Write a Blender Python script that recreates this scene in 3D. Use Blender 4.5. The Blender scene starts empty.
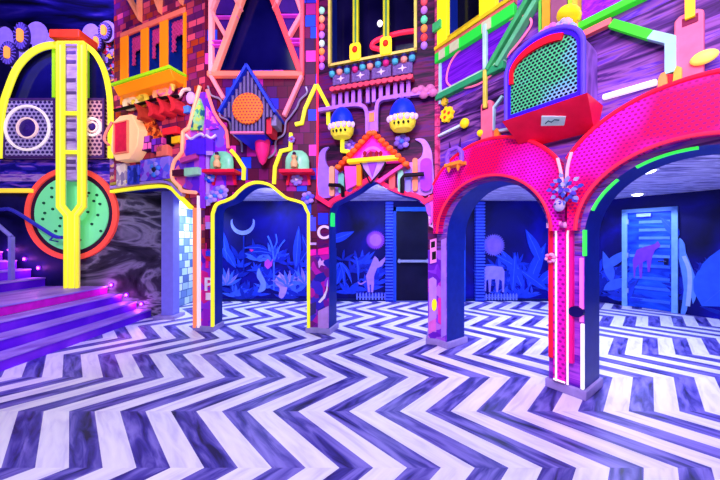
import bpy, bmesh, math, random
from mathutils import Vector
from mathutils.geometry import tessellate_polygon
random.seed(7)
S = bpy.context.scene
COL = S.collection
FPX, EYE = 290.0, 1.5          # focal length in pixels, eye height in metres
PI = math.pi

# ------------------------------------------------------------------ frames
class Frame:
    """A vertical panel: u runs along it, v is the height, w stands out towards the hall."""
    def __init__(s, a, b):
        s.o = Vector((a[0], a[1])); d = Vector((b[0]-a[0], b[1]-a[1])); s.len = d.length
        s.d = d.normalized(); s.n = Vector((s.d.y, -s.d.x)); s.ang = math.atan2(s.d.y, s.d.x)
    def uv(s, px, py, w=0.0):
        d = Vector(((px-360)/FPX, 1.0)); O = s.o + s.n*w
        t = O.dot(s.n)/d.dot(s.n); p = d*t
        return ((p-s.o).dot(s.d), EYE + t*(240-py)/FPX)
    def q(s, pts, w=0.0): return [s.uv(x, y, w) for x, y in pts]
    def world(s, u, w=0.0): return s.o + s.d*u + s.n*w

W = Frame((0, 0), (1, 0))                       # the hall itself: u = x, w = -y
PA, PB, PC = (-2.54, 4.75), (-0.694, 4.68), (1.10, 4.14)
PL = (-4.82, 5.64); PR = (2.03, 2.84)
L = Frame(PL, PA); M = Frame(PA, PB); K = Frame(PB, PC); R = Frame(PC, PR)
T = Frame((0, 5.6), (1, 5.6))                   # tower and wall behind the stairs
B = Frame((0, 7.1), (1, 7.1))                   # back wall of the passage
DA, DB = (5.75, 7.1), (6.85, 5.4)
D = Frame(DA, DB)                               # slanted wall with the blue door
CEIL = 2.46

# ------------------------------------------------------------------ mesh builder
def smooth(pts, n=6, closed=False):
    out = []; m = len(pts)
    for i in range(m if closed else m-1):
        g = lambda k: pts[k % m] if closed else pts[max(0, min(m-1, k))]
        p0, p1, p2, p3 = g(i-1), g(i), g(i+1), g(i+2)
        for k in range(n):
            t = k/n
            out.append(tuple(.5*((2*b)+(c-a)*t+(2*a-5*b+4*c-d)*t*t+(3*b-a-3*c+d)*t**3) for a, b, c, d in zip(p0, p1, p2, p3)))
    if not closed: out.append(tuple(pts[-1]))
    return out
def circ(c, r, n=24, a0=0, a1=2*PI, ry=None):
    ry = r if ry is None else ry
    full = abs(a1-a0-2*PI) < 1e-6
    return [(c[0]+r*math.cos(a0+(a1-a0)*i/(n if full else n-1)), c[1]+ry*math.sin(a0+(a1-a0)*i/(n if full else n-1))) for i in range(n)]
def rect(u0, u1, v0, v1): return [(u0, v0), (u1, v0), (u1, v1), (u0, v1)]
def rrect(u0, u1, v0, v1, r, n=5):
    o = []
    for cx, cy, a in ((u1-r, v0+r, -PI/2), (u1-r, v1-r, 0), (u0+r, v1-r, PI/2), (u0+r, v0+r, PI)):
        o += circ((cx, cy), r, n, a, a+PI/2)
    return o
def petal(c, ang, ln, wd, n=5, bend=0.0):
    """leaf outline from c along ang"""
    a, b = [], []
    for i in range(n+1):
        t = i/n; h = wd*math.sin(PI*t**.8)*.5; k = bend*t*t
        x, y = ln*t, k*ln
        a.append((x, y+h)); b.append((x, y-h))
    ca, sa = math.cos(ang), math.sin(ang)
    return [(c[0]+x*ca-y*sa, c[1]+x*sa+y*ca) for x, y in a[:-1]+[a[-1]]+b[-2:0:-1]]

class MB:
    def __init__(s, fr, org=(0, 0, 0)):
        s.fr, s.org, s.v, s.f, s.mi = fr, org, [], [], []
    def add(s, vs, fs, mi=0):
        b = len(s.v); s.v += vs
        for f in fs: s.f.append([b+i for i in f]); s.mi.append(mi)
    def plate(s, outer, w0, w1, holes=(), side=0):
        loops = [list(outer)]+[list(h) for h in holes]
        tri = tessellate_polygon([[Vector((p[0], p[1], 0)) for p in l] for l in loops])
        flat = [p for l in loops for p in l]; n = len(flat)
        s.add([(u, v, w1) for u, v in flat]+[(u, v, w0) for u, v in flat],
              [list(t) for t in tri]+[[n+t[2], n+t[1], n+t[0]] for t in tri], 0)
        b = len(s.v)-2*n; k = 0
        for l in loops:
            m = len(l)
            for i in range(m):
                j = (i+1) % m
                s.f.append([b+k+i, b+k+j, b+n+k+j, b+n+k+i]); s.mi.append(side)
            k += m
        return s
    def box(s, u0, u1, v0, v1, w0, w1):
        c = [(u, v, w) for w in (w0, w1) for v in (v0, v1) for u in (u0, u1)]
        s.add(c, [[0, 2, 3, 1], [4, 5, 7, 6], [0, 1, 5, 4], [2, 6, 7, 3], [0, 4, 6, 2], [1, 3, 7, 5]]); return s
    def hull(s, a, b):
        """frustum between two equal rings of 3D points"""
        n = len(a); s.add(list(a)+list(b), [list(range(n)), list(range(2*n-1, n-1, -1))]+[[i, n+i, n+(i+1) % n, (i+1) % n] for i in range(n)]); return s
    def prism(s, poly, v0, v1):
        return s.hull([(u, v0, w) for u, w in poly], [(u, v1, w) for u, w in poly])
    def bar(s, pts, wd, w0, w1, closed=False):
        n = len(pts); lf, rt = [], []
        for i in range(n):
            p = Vector(pts[i]); a = Vector(pts[i-1]) if (i or closed) else None
            b = Vector(pts[(i+1) % n]) if (i < n-1 or closed) else None
            d0 = (p-a).normalized() if a is not None else (b-p).normalized()
            d1 = (b-p).normalized() if b is not None else d0
            n0, n1 = Vector((-d0.y, d0.x)), Vector((-d1.y, d1.x)); m = n0+n1
            m = m.normalized() if m.length > 1e-5 else n0
            m = m*(wd/2/max(.45, m.dot(n0)))
            lf.append(p+m); rt.append(p-m)
        vs = []
        for l, r in zip(lf, rt): vs += [(l.x, l.y, w1), (r.x, r.y, w1), (r.x, r.y, w0), (l.x, l.y, w0)]
        fs = []
        for i in range(n if closed else n-1):
            a, b = 4*i, 4*((i+1) % n)
            for k in range(4): fs.append([a+k, a+(k+1) % 4, b+(k+1) % 4, b+k])
        if not closed: fs += [[0, 3, 2, 1], [4*n-4, 4*n-3, 4*n-2, 4*n-1]]
        s.add(vs, fs); return s
    def tube(s, pts, r, n=8, closed=False, r1=None):
        P = [Vector(p if len(p) == 3 else (p[0], p[1], r)) for p in pts]; m = len(P); rings = []; up = Vector((.13, .21, .97))
        for i in range(m):
            a = P[i-1] if (i or closed) else P[i]; b = P[(i+1) % m] if (i < m-1 or closed) else P[i]
            d = (b-a).normalized(); x = d.cross(up)
            if x.length < .05: x = d.cross(Vector((1, 0, 0)))
            x.normalize(); y = x.cross(d); rr = r if r1 is None else r+(r1-r)*i/(m-1)
            rings.append([tuple(P[i]+x*rr*math.cos(2*PI*k/n)+y*rr*math.sin(2*PI*k/n)) for k in range(n)])
        vs = [p for g in rings for p in g]; fs = []
        for i in range(m if closed else m-1):
            a, b = i*n, ((i+1) % m)*n
            for k in range(n): fs.append([a+k, a+(k+1) % n, b+(k+1) % n, b+k])
        if not closed: fs += [list(range(n)), [(m-1)*n+k for k in range(n-1, -1, -1)]]
        s.add(vs, fs); return s
    def disc(s, c, r, w0, w1, n=24, ry=None): return s.plate(circ(c, r, n, ry=ry), w0, w1)
    def ring(s, c, r0, r1, w0, w1, n=32): return s.plate(circ(c, r1, n), w0, w1, [circ(c, r0, n)])
    def ball(s, c, r, n=12, m=8, lo=-PI/2, hi=PI/2, axis='v'):
        """ellipsoid; lo..hi are latitudes about the axis"""
        if not isinstance(r, (tuple, list)): r = (r, r, r)
        vs = []
        for i in range(m+1):
            t = lo+(hi-lo)*i/m
            for k in range(n):
                p = 2*PI*k/n; a, b, z = math.cos(t)*math.cos(p), math.cos(t)*math.sin(p), math.sin(t)
                q = (a, z, b) if axis == 'v' else (a, b, z)
                vs.append((c[0]+q[0]*r[0], c[1]+q[1]*r[1], c[2]+q[2]*r[2]))
        fs = [[i*n+k, i*n+(k+1) % n, (i+1)*n+(k+1) % n, (i+1)*n+k] for i in range(m) for k in range(n)]
        fs += [list(range(n)), [m*n+k for k in range(n-1, -1, -1)]]
        s.add(vs, fs); return s
    def lathe(s, c, prof, n=16, axis='v'):
        vs = []
        for r, h in prof:
            for k in range(n):
                a, b = r*math.cos(2*PI*k/n), r*math.sin(2*PI*k/n)
                vs.append((c[0]+a, c[1]+h, c[2]+b) if axis == 'v' else (c[0]+a, c[1]+b, c[2]+h))
        m = len(prof)
        fs = [[i*n+k, i*n+(k+1) % n, (i+1)*n+(k+1) % n, (i+1)*n+k] for i in range(m-1) for k in range(n)]
        fs += [list(range(n)), [(m-1)*n+k for k in range(n-1, -1, -1)]]
        s.add(vs, fs); return s

def place(o, fr, org):
    p = fr.world(org[0], org[2]); o.location = (p.x, p.y, org[1]); o.rotation_euler = (0, 0, fr.ang)
def build(name, mb, mats, parent=None, label=None, bevel=0.0, flat=False):
    me = bpy.data.meshes.new(name); o0 = mb.org
    me.from_pydata([(u-o0[0], -(w-o0[2]), v-o0[1]) for u, v, w in mb.v], [], mb.f)
    for m in (mats if isinstance(mats, (list, tuple)) else [mats]): me.materials.append(m)
    for p, i in zip(me.polygons, mb.mi): p.material_index = min(i, len(me.materials)-1)
    bm = bmesh.new(); bm.from_mesh(me); bmesh.ops.recalc_face_normals(bm, faces=bm.faces); bm.to_mesh(me); bm.free()
    if not flat:
        me.shade_smooth(); me.set_sharp_from_angle(angle=math.radians(38))
    o = bpy.data.objects.new(name, me); COL.objects.link(o)
    if parent is None: place(o, mb.fr, mb.org)
    else: o.parent = parent
    if label: o['label'] = label
    if bevel:
        b = o.modifiers.new('bevel', 'BEVEL'); b.width = bevel; b.segments = 2; b.limit_method = 'ANGLE'; b.angle_limit = math.radians(40)
    return o
def tag(o, label, cat, group=None):
    o['label'] = label; o['category'] = cat; o['kind'] = 'thing'
    if group: o['group'] = group
    return o
def struct(name, mb, mats, **k):
    o = build(name, mb, mats, **k); o['kind'] = 'structure'; return o
class Thing:
    """An Empty at the thing's base; parts are meshes under it."""
    def __init__(s, name, label, cat, fr, u, v, w=0.0, group=None):
        s.fr, s.org = fr, (u, v, w)
        s.o = bpy.data.objects.new(name, None); s.o.empty_display_size = .1; COL.objects.link(s.o)
        place(s.o, fr, s.org); tag(s.o, label, cat, group)
    def mb(s): return MB(s.fr, s.org)
    def part(s, name, mb, mats, label=None, sub=None, **k): return build(name, mb, mats, sub or s.o, label, **k)
def single(name, label, cat, fr, at, fn, mats, group=None, **k):
    """a thing that is one mesh; at = (u, v, w) of its base"""
    mb = MB(fr, at); fn(mb); return tag(build(name, mb, mats, **k), label, cat, group)
def dup(root, fr, org, label, group=None, mats=None):
    r = root.copy(); COL.objects.link(r); place(r, fr, org); r['label'] = label
    if group: r['group'] = group
    for ch in root.children:
        c = ch.copy(); COL.objects.link(c); c.parent = r
        for g in ch.children:
            d = g.copy(); COL.objects.link(d); d.parent = c
    return r

# ------------------------------------------------------------------ materials
def lin(h):
    h = h.lstrip('#'); c = [int(h[i:i+2], 16)/255 for i in (0, 2, 4)]
    return tuple((x/12.92 if x <= .04045 else ((x+.055)/1.055)**2.4) for x in c)+(1.0,)
_mc = {}
def base(name):
    m = bpy.data.materials.new(name); m.use_nodes = True; nt = m.node_tree; nt.nodes.clear()
    o = nt.nodes.new('ShaderNodeOutputMaterial'); b = nt.nodes.new('ShaderNodeBsdfPrincipled')
    nt.links.new(b.outputs[0], o.inputs[0]); b.inputs['Specular IOR Level'].default_value = .15; return m, nt, b
def node(nt, t, **k):
    n = nt.nodes.new(t)
    for a, v in k.items():
        if a.startswith('i_'):
            n.inputs[int(a[2:])].default_value = v
        else: setattr(n, a, v)
    return n
def ramp(nt, fac, stops, interp='LINEAR'):
    r = nt.nodes.new('ShaderNodeValToRGB'); r.color_ramp.interpolation = interp; e = r.color_ramp.elements
    while len(e) > 1: e.remove(e[-1])
    e[0].position = stops[0][0]; e[0].color = lin(stops[0][1])
    for p, c in stops[1:]:
        x = e.new(p); x.color = lin(c)
    nt.links.new(fac, r.inputs[0]); return r.outputs[0]
def math_(nt, op, a, b=None, c=None):
    n = nt.nodes.new('ShaderNodeMath'); n.operation = op
    for i, x in enumerate((a, b, c)):
        if x is None: continue
        if isinstance(x, (int, float)): n.inputs[i].default_value = x
        else: nt.links.new(x, n.inputs[i])
    return n.outputs[0]
def coords(nt, scale=(1, 1, 1)):
    tc = nt.nodes.new('ShaderNodeTexCoord'); mp = nt.nodes.new('ShaderNodeMapping'); mp.inputs['Scale'].default_value = scale
    nt.links.new(tc.outputs['Object'], mp.inputs[0]); return mp.outputs[0]
def paint(hexc, rough=.45, var=.12, scale=9.0, metal=0.0):
    k = ('p', hexc, rough, var, metal)
    if k in _mc: return _mc[k]
    m, nt, b = base('paint_'+hexc.strip('#')); c = lin(hexc)
    nz = node(nt, 'ShaderNodeTexNoise'); nz.inputs['Scale'].default_value = scale; nz.inputs['Detail'].default_value = 3
    nt.links.new(coords(nt), nz.inputs['Vector'])
    r = nt.nodes.new('ShaderNodeValToRGB'); e = r.color_ramp.elements
    e[0].position = .3; e[0].color = tuple(x*(1-var) for x in c[:3])+(1,); e[1].position = .7; e[1].color = tuple(min(1, x*(1+var)+.01*var) for x in c[:3])+(1,)
    nt.links.new(nz.outputs[0], r.inputs[0]); nt.links.new(r.outputs[0], b.inputs['Base Color'])
    b.inputs['Roughness'].default_value = rough; b.inputs['Metallic'].default_value = metal
    _mc[k] = m; return m
def glow(hexc, strength=1.0, bhex=None):  # emission for neon and lamps, also brightens painted parts that are no lamps
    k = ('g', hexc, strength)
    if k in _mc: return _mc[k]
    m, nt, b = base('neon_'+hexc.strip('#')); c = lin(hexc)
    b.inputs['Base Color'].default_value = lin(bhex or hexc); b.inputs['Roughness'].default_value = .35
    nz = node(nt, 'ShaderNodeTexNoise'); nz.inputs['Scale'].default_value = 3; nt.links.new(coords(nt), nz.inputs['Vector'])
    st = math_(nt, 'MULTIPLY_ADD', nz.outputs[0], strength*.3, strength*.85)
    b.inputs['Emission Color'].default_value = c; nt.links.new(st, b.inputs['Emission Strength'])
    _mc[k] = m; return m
def streak(name, stops, scale=(1.2, 1, 9), rough=.5, nscale=2.0, dist=1.0, planks=None):
    """grainy painted boards, grain along local x (planks = board height)"""
    m, nt, b = base(name); co = coords(nt, scale)
    nz = node(nt, 'ShaderNodeTexNoise'); nz.inputs['Scale'].default_value = nscale; nz.inputs['Detail'].default_value = 4; nz.inputs['Distortion'].default_value = dist
    nt.links.new(co, nz.inputs['Vector']); fac = nz.outputs[0]
    if planks:
        tc = nt.nodes.new('ShaderNodeTexCoord'); sp = nt.nodes.new('ShaderNodeSeparateXYZ'); nt.links.new(tc.outputs['Object'], sp.inputs[0])
        f = math_(nt, 'FLOOR', math_(nt, 'DIVIDE', sp.outputs[2], planks))
        wn = node(nt, 'ShaderNodeTexWhiteNoise', noise_dimensions='1D'); nt.links.new(f, wn.inputs['W'])
        fac = math_(nt, 'MULTIPLY_ADD', wn.outputs[0], .32, math_(nt, 'SUBTRACT', fac, .16))
    nt.links.new(ramp(nt, fac, stops), b.inputs['Base Color']); b.inputs['Roughness'].default_value = rough
    return m
def tiles(name, cell, cols, rough=.4, mortar='301030', gap=.08):
    """irregular coloured tiles on local x/z"""
    m, nt, b = base(name); tc = nt.nodes.new('ShaderNodeTexCoord'); sp = nt.nodes.new('ShaderNodeSeparateXYZ'); nt.links.new(tc.outputs['Object'], sp.inputs[0])
    ry = math_(nt, 'DIVIDE', sp.outputs[2], cell[1]); fy = math_(nt, 'FLOOR', ry)
    off = node(nt, 'ShaderNodeTexWhiteNoise', noise_dimensions='1D'); nt.links.new(fy, off.inputs['W'])
    rx = math_(nt, 'ADD', math_(nt, 'DIVIDE', sp.outputs[0], cell[0]), off.outputs[0]); fx = math_(nt, 'FLOOR', rx)
    cv = nt.nodes.new('ShaderNodeCombineXYZ'); nt.links.new(fx, cv.inputs[0]); nt.links.new(fy, cv.inputs[1])
    wn = node(nt, 'ShaderNodeTexWhiteNoise', noise_dimensions='3D'); nt.links.new(cv.outputs[0], wn.inputs['Vector'])
    n = len(cols); c = ramp(nt, wn.outputs[0], [(i/n, h) for i, h in enumerate(cols)], 'CONSTANT')
    gx = math_(nt, 'LESS_THAN', math_(nt, 'FRACT', rx), gap); gy = math_(nt, 'LESS_THAN', math_(nt, 'FRACT', ry), gap)
    g = math_(nt, 'MAXIMUM', gx, gy); mx = nt.nodes.new('ShaderNodeMixRGB'); nt.links.new(g, mx.inputs[0]); nt.links.new(c, mx.inputs[1]); mx.inputs[2].default_value = lin(mortar)
    nt.links.new(mx.outputs[0], b.inputs['Base Color']); b.inputs['Roughness'].default_value = rough; return m
def collage(name, cols, scale=7.0, rough=.4, dist=.5):
    """painted patchwork of bent shapes"""
    m, nt, b = base(name); co = coords(nt)
    nz = node(nt, 'ShaderNodeTexNoise'); nz.inputs['Scale'].default_value = scale*.6; nt.links.new(co, nz.inputs['Vector'])
    mx = nt.nodes.new('ShaderNodeMixRGB'); mx.blend_type = 'ADD'; mx.inputs[0].default_value = dist*.4; nt.links.new(co, mx.inputs[1]); nt.links.new(nz.outputs[1], mx.inputs[2])
    vo = nt.nodes.new('ShaderNodeTexVoronoi'); vo.inputs['Scale'].default_value = scale; nt.links.new(mx.outputs[0], vo.inputs['Vector'])
    sp = nt.nodes.new('ShaderNodeSeparateColor'); nt.links.new(vo.outputs['Color'], sp.inputs[0]); n = len(cols)
    nt.links.new(ramp(nt, sp.outputs[0], [(i/n, h) for i, h in enumerate(cols)], 'CONSTANT'), b.inputs['Base Color']); b.inputs['Roughness'].default_value = rough; return m
def perforated(name, fg, hole, pitch=.04, r=.33, rough=.4, fg2=None):
    """sheet with a staggered grid of round holes on local x/z"""
    m, nt, b = base(name); tc = nt.nodes.new('ShaderNodeTexCoord'); sp = nt.nodes.new('ShaderNodeSeparateXYZ'); nt.links.new(tc.outputs['Object'], sp.inputs[0])
    ry = math_(nt, 'DIVIDE', sp.outputs[2], pitch*.87); fy = math_(nt, 'FLOOR', ry)
    sh = math_(nt, 'MULTIPLY', math_(nt, 'PINGPONG', fy, 1.0), .5); rx = math_(nt, 'ADD', math_(nt, 'DIVIDE', sp.outputs[0], pitch), sh)
    dx = math_(nt, 'SUBTRACT', math_(nt, 'FRACT', rx), .5); dy = math_(nt, 'SUBTRACT', math_(nt, 'FRACT', ry), .5)
    d = math_(nt, 'SQRT', math_(nt, 'ADD', math_(nt, 'MULTIPLY', dx, dx), math_(nt, 'MULTIPLY', dy, dy)))
    g = math_(nt, 'LESS_THAN', d, r); mx = nt.nodes.new('ShaderNodeMixRGB'); nt.links.new(g, mx.inputs[0])
    if fg2:
        nz = node(nt, 'ShaderNodeTexNoise'); nz.inputs['Scale'].default_value = 1.6; nt.links.new(tc.outputs['Object'], nz.inputs['Vector'])
        nt.links.new(ramp(nt, nz.outputs[0], [(.42, fg), (.62, fg2)]), mx.inputs[1])
    else: mx.inputs[1].default_value = lin(fg)
    mx.inputs[2].default_value = lin(hole)
    nt.links.new(mx.outputs[0], b.inputs['Base Color']); b.inputs['Roughness'].default_value = rough; return m
# ================================================================== the setting
NAVY = paint('0a2690', .4)
def floor_mat():
    m, nt, b = base('chevron_floor'); tc = nt.nodes.new('ShaderNodeTexCoord'); sp = nt.nodes.new('ShaderNodeSeparateXYZ'); nt.links.new(tc.outputs['Object'], sp.inputs[0])
    x, y = sp.outputs[0], sp.outputs[1]
    yy = math_(nt, 'SUBTRACT', y, 2.54); pp = math_(nt, 'PINGPONG', yy, .63)
    s = math_(nt, 'DIVIDE', math_(nt, 'ADD', math_(nt, 'SUBTRACT', x, pp), .32+44.55), .4455)
    dark = math_(nt, 'LESS_THAN', math_(nt, 'FRACT', s), .5)
    band = math_(nt, 'FLOOR', math_(nt, 'DIVIDE', yy, .63)); sgn = math_(nt, 'MULTIPLY_ADD', math_(nt, 'PINGPONG', band, 1.0), 2.0, -1.0)
    # grain runs along each board: rotate (x, y) by +-45 degrees
    along = math_(nt, 'SUBTRACT', y, math_(nt, 'MULTIPLY', x, sgn)); acr = math_(nt, 'ADD', math_(nt, 'MULTIPLY', y, sgn), x)
    cv = nt.nodes.new('ShaderNodeCombineXYZ'); nt.links.new(math_(nt, 'MULTIPLY', along, 1.1), cv.inputs[0]); nt.links.new(math_(nt, 'MULTIPLY', acr, 7.0), cv.inputs[1]); nt.links.new(band, cv.inputs[2])
    n1 = node(nt, 'ShaderNodeTexNoise'); n1.inputs['Scale'].default_value = 1.6; n1.inputs['Detail'].default_value = 5; n1.inputs['Distortion'].default_value = .6; nt.links.new(cv.outputs[0], n1.inputs['Vector'])
    dk = ramp(nt, n1.outputs[0], [(.3, '15104a'), (.44, '40379c'), (.6, '7a70cc'), (.8, '9088d8')])
    wh = ramp(nt, n1.outputs[0], [(.25, 'cdc8ee'), (.5, 'eae8f8'), (.75, 'f6f5fc')])
    mx = nt.nodes.new('ShaderNodeMixRGB'); nt.links.new(dark, mx.inputs[0]); nt.links.new(wh, mx.inputs[1]); nt.links.new(dk, mx.inputs[2])
    nt.links.new(mx.outputs[0], b.inputs['Base Color']); b.inputs['Roughness'].default_value = .38; b.inputs['Specular IOR Level'].default_value = .25
    return m
mb = MB(W); mb.box(-10, 8, -.06, 0, -9, 3); struct('floor', mb, floor_mat())

CE = streak('ceiling_boards', [(.28, '3a3468'), (.42, '9a94c4'), (.56, 'e6e2fa'), (.7, '6a649c')], (1.0, 7, 1), .6, 1.3, 1.6)
def back(fr, u, w): p = fr.world(u, w); return (p.x, -p.y)
mb = MB(W)
poly = [back(L, -.0, -.2), back(L, L.len, -.2), back(M, M.len, -.2), back(K, K.len, -.2), back(R, 3.35, -.2), (6.95, -5.2), (DB[0], -DB[1]-.05), (DA[0]+.05, -7.15), (-4.1, -7.15), (-4.1, -5.75)]
mb.prism(poly, CEIL, CEIL+.05); struct('ceiling', mb, CE)
mb = MB(W); mb.box(-11, 9, 7.6, 7.7, -9.3, 2); struct('ceiling_hall', mb, streak('hall_ceiling', [(.35, '07051c'), (.5, '16106a'), (.62, '3428a0'), (.7, '6a50b8'), (.78, '0c0a3a')], (.4, 1.5, 1), .7, 1.0, 1.5))
mb = MB(W); mb.box(-11, 9, 2.55, 7.6, -9.4, -9.3); struct('wall_upper', mb, streak('hall_dark', [(.35, '08061c'), (.55, '1a1270'), (.75, '4030a8')], (.35, 1, 1.2), .7, .9))
mb = MB(W); mb.box(-10, -9.9, 0, 7.6, -9.3, 2); struct('wall_hall_left', mb, paint('0c0a38', .7))

MUR = streak('mural_ground', [(.3, '020230'), (.5, '050468'), (.72, '0c0aa8')], (1, 1, 1), .55, .8, .8)
mb = MB(B); mb.box(-4.2, 5.85, 0, CEIL, -.1, 0); struct('wall_back', mb, MUR)
mb = MB(D); du0, du1, dv = D.uv(626, 300)[0], D.uv(674, 300)[0], 2.14
mb.plate([(-.1, 0), (du0, 0), (du0, dv), (du1, dv), (du1, 0), (2.3, 0), (2.3, CEIL), (-.1, CEIL)], -.1, 0); struct('wall_right', mb, MUR)
GL = tiles('glass_blocks', (.22, .17), ['d6f2f6', '9cc4e8', 'e8fbf4', '7f9fd8', 'bfe0f0', 'f2ffff', '6d86c4', 'cfeef2'], .25, '5a78b0', .1)
mb = MB(W); SW = Frame((-4.05, 5.92), (-4.05, 7.1)); mb = MB(SW); mb.box(0, SW.len, 0, CEIL, -.08, 0); struct('wall_left', mb, GL)

# --- facade panels
TOP = 6.9
PLW = streak('plum_boards', [(.28, '12041e'), (.42, '3c0a34'), (.55, '640f48'), (.7, '481066'), (.85, '1a0630')], (1.0, 1, 9), .5, 1.6, 1.2, .23)
VIO = streak('violet_boards', [(.25, '180a2c'), (.4, '4e2a74'), (.5, '8a5a9c'), (.6, '5228b8'), (.7, '9c70b8'), (.82, '280f48')], (.9, 1, 8), .5, 1.5, 1.3, .26)
MOS = tiles('magenta_mosaic', (.17, .19), ['500a30', '5e0f24', '6a0e50', '3a0a50', '480a2c', '1a44e8', '701238', 'e040b0', '4e0c5c', '66122c', '2a2ac0', '580c36', 'a81c88', '460a44', '2450f0', '5c0e30'], .4, '2c0628', .05)
BRK = tiles('painted_bricks', (.19, .11), ['9c2440', '701a48', 'b83a54', '5a1860', 'a8341e', '8a2470', '50144a', 'd84c70', '701e3c'], .5, '4a1450', .09)
MARB = streak('swirled_boards', [(.3, '15131f'), (.45, '3a3648'), (.56, '8a869c'), (.62, '46425a'), (.8, '201d2c')], (.8, 1, 2.0), .5, .9, 2.4)
TOWB = streak('tower_boards', [(.3, '14107a'), (.42, '3a2ac0'), (.52, '8a50c8'), (.64, 'b894d8'), (.8, '4a2a9c')], (1.6, 1, 7), .5, 1.8, .8, .14)

Larch = smooth(L.q([(114, 192), (140, 188.5), (163, 186.5), (174, 189), (181, 196), (188, 203), (194, 209)]), 5)+L.q([(195, 216)])
oL = Larch+[(Larch[-1][0], 1.35), (L.len, 1.35), (L.len, TOP), (Larch[0][0], TOP)]
win_px = [((129, 141), 36.5, 31.0, 77, 73.4), ((149.3, 160), 28.0, 22.5, 72, 68.6), ((168.8, 184.5), 20.0, 12.5, 68, 62.5)]
LW = []
for (xa, xb), ya, yb, ca, cb in win_px:
    (ua, va), (ub, vb) = L.uv(xa, ca), L.uv(xb, cb); LW.append((ua, ub, 4.17, 5.33))
TRI = []
for xa, xb, xc in ((125.5, 141.5, 141.5), (150, 163.5, 161.5), (171, 191, 183)):
    ua, ub, uc = L.uv(xa, 20)[0], L.uv(xb, 20)[0], L.uv(xc, 20)[0]; TRI.append([(uc, 5.56), (ub, 6.25), (ua, 6.25)])
mb = MB(L); mb.plate(oL, -.3, 0, [rect(*w) for w in LW]+TRI, side=1); struct('wall_front_left', mb, [BRK, NAVY])

Mtop = M.q([(214.5, 212), (218, 206), (227, 202.5), (234, 199), (240, 193), (248, 187), (258, 184.5), (270, 187), (279, 194), (287, 200), (297, 203), (304, 206), (307, 213)])
March = smooth(Mtop, 5)
def at(fr, x): return fr.uv(x, 240)[0]
oM = [(0, 1.35), (at(M, 214), 1.35)]+March+[(at(M, 307.5), 1.35), (M.len, 1.35), (M.len, TOP), (0, TOP)]
tw = M.q([(257, -48), (296, 70), (219, 70)]); mwin = [tw]
mb = MB(M); mb.plate(oM, -.3, 0, mwin, side=1); struct('wall_front_center', mb, [MOS, NAVY])

Karch = smooth(K.q([(329, 216), (332, 205), (344, 198), (358, 190), (366, 184), (373, 181), (380, 184), (388, 189), (402, 195), (418, 199), (426, 206), (428, 216)]), 5)
oK = [(0, 1.35), (at(K, 329), 1.35)]+Karch+[(at(K, 428), 1.35), (K.len, 1.35), (K.len, TOP), (0, TOP)]
kv = K.uv(372, 59)[1]; kwin = rect(at(K, 331), at(K, 415), kv+.02, 5.6)
mb = MB(K); mb.plate(oK, -.3, 0, [kwin], side=1); struct('wall_front_middle', mb, [PLW, NAVY])

def ell(c, v0, a, b, n=28): return [(c-a*math.cos(PI*i/n), v0+b*math.sin(PI*i/n)) for i in range(n+1)]
AC = (.805, 2.405); AA, AB, AV = .633, .67, 1.53
oR = [(0, 1.35), (at(R, 446.8), 1.35), (at(R, 446.8), AV)]+ell(AC[0], AV, AA, AB)[1:]+[(AC[0]+AA, 1.35), (at(R, 584.5), 1.35), (at(R, 584.5), AV)]+ell(AC[1], AV, AC[1]-at(R, 584.5), AB)[1:]+[(AC[1]+AA, 1.35), (3.3, 1.35), (3.3, TOP-.9), (0, TOP-.9)]
RV = R.uv(460, 38)[1]                           # height of the yellow sill rail
rwin = rect(at(R, 450), at(R, 482), RV+.06, 5.5)
mb = MB(R); mb.plate(oR, -.42, 0, [rwin], side=1); struct('wall_front_right', mb, [VIO, NAVY])

# dark rooms behind the upper windows
VOID = streak('dark_room', [(.3, '03020c'), (.6, '070530'), (.85, '160c5c')], (1, 1, 1), .6, .7)
for nm, fr, a, b, v0, v1 in (('wall_room_left', L, .05, L.len-.05, 4.0, 6.8), ('wall_room_center', M, .25, M.len-.05, 4.0, 6.8), ('wall_room_middle', K, .1, K.len-.05, 3.9, 6.8), ('wall_room_right', R, .1, .9, 4.1, 5.9)):
    mb = MB(fr); mb.box(a, b, v0, v1, -1.3, -1.25); struct(nm, mb, VOID)

# tower walls
def t(x, y, w=0): return T.uv(x, y, w)
a = t(-60, 190); b = t(112, 98)
mb = MB(T); mb.box(a[0], b[0], a[1], t(0, 158)[1], -.35, -.125); struct('wall_front_tower', mb, TOWB)
mb = MB(T); mb.box(-9.8, -5.7, 0, a[1], -.3, -.12); struct('wall_stair', mb, paint('0e0a4c', .5, .5, 2.5))
mb = MB(T); mb.box(-5.7, -3.7, 0, 2.43, -.3, -.12); struct('wall_front_recess', mb, MARB)
mb = MB(T); mb.box(-9.8, a[0], a[1], 5.2, -.35, -.125); struct('wall_front_edge', mb, paint('0e0a4c'))

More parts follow.
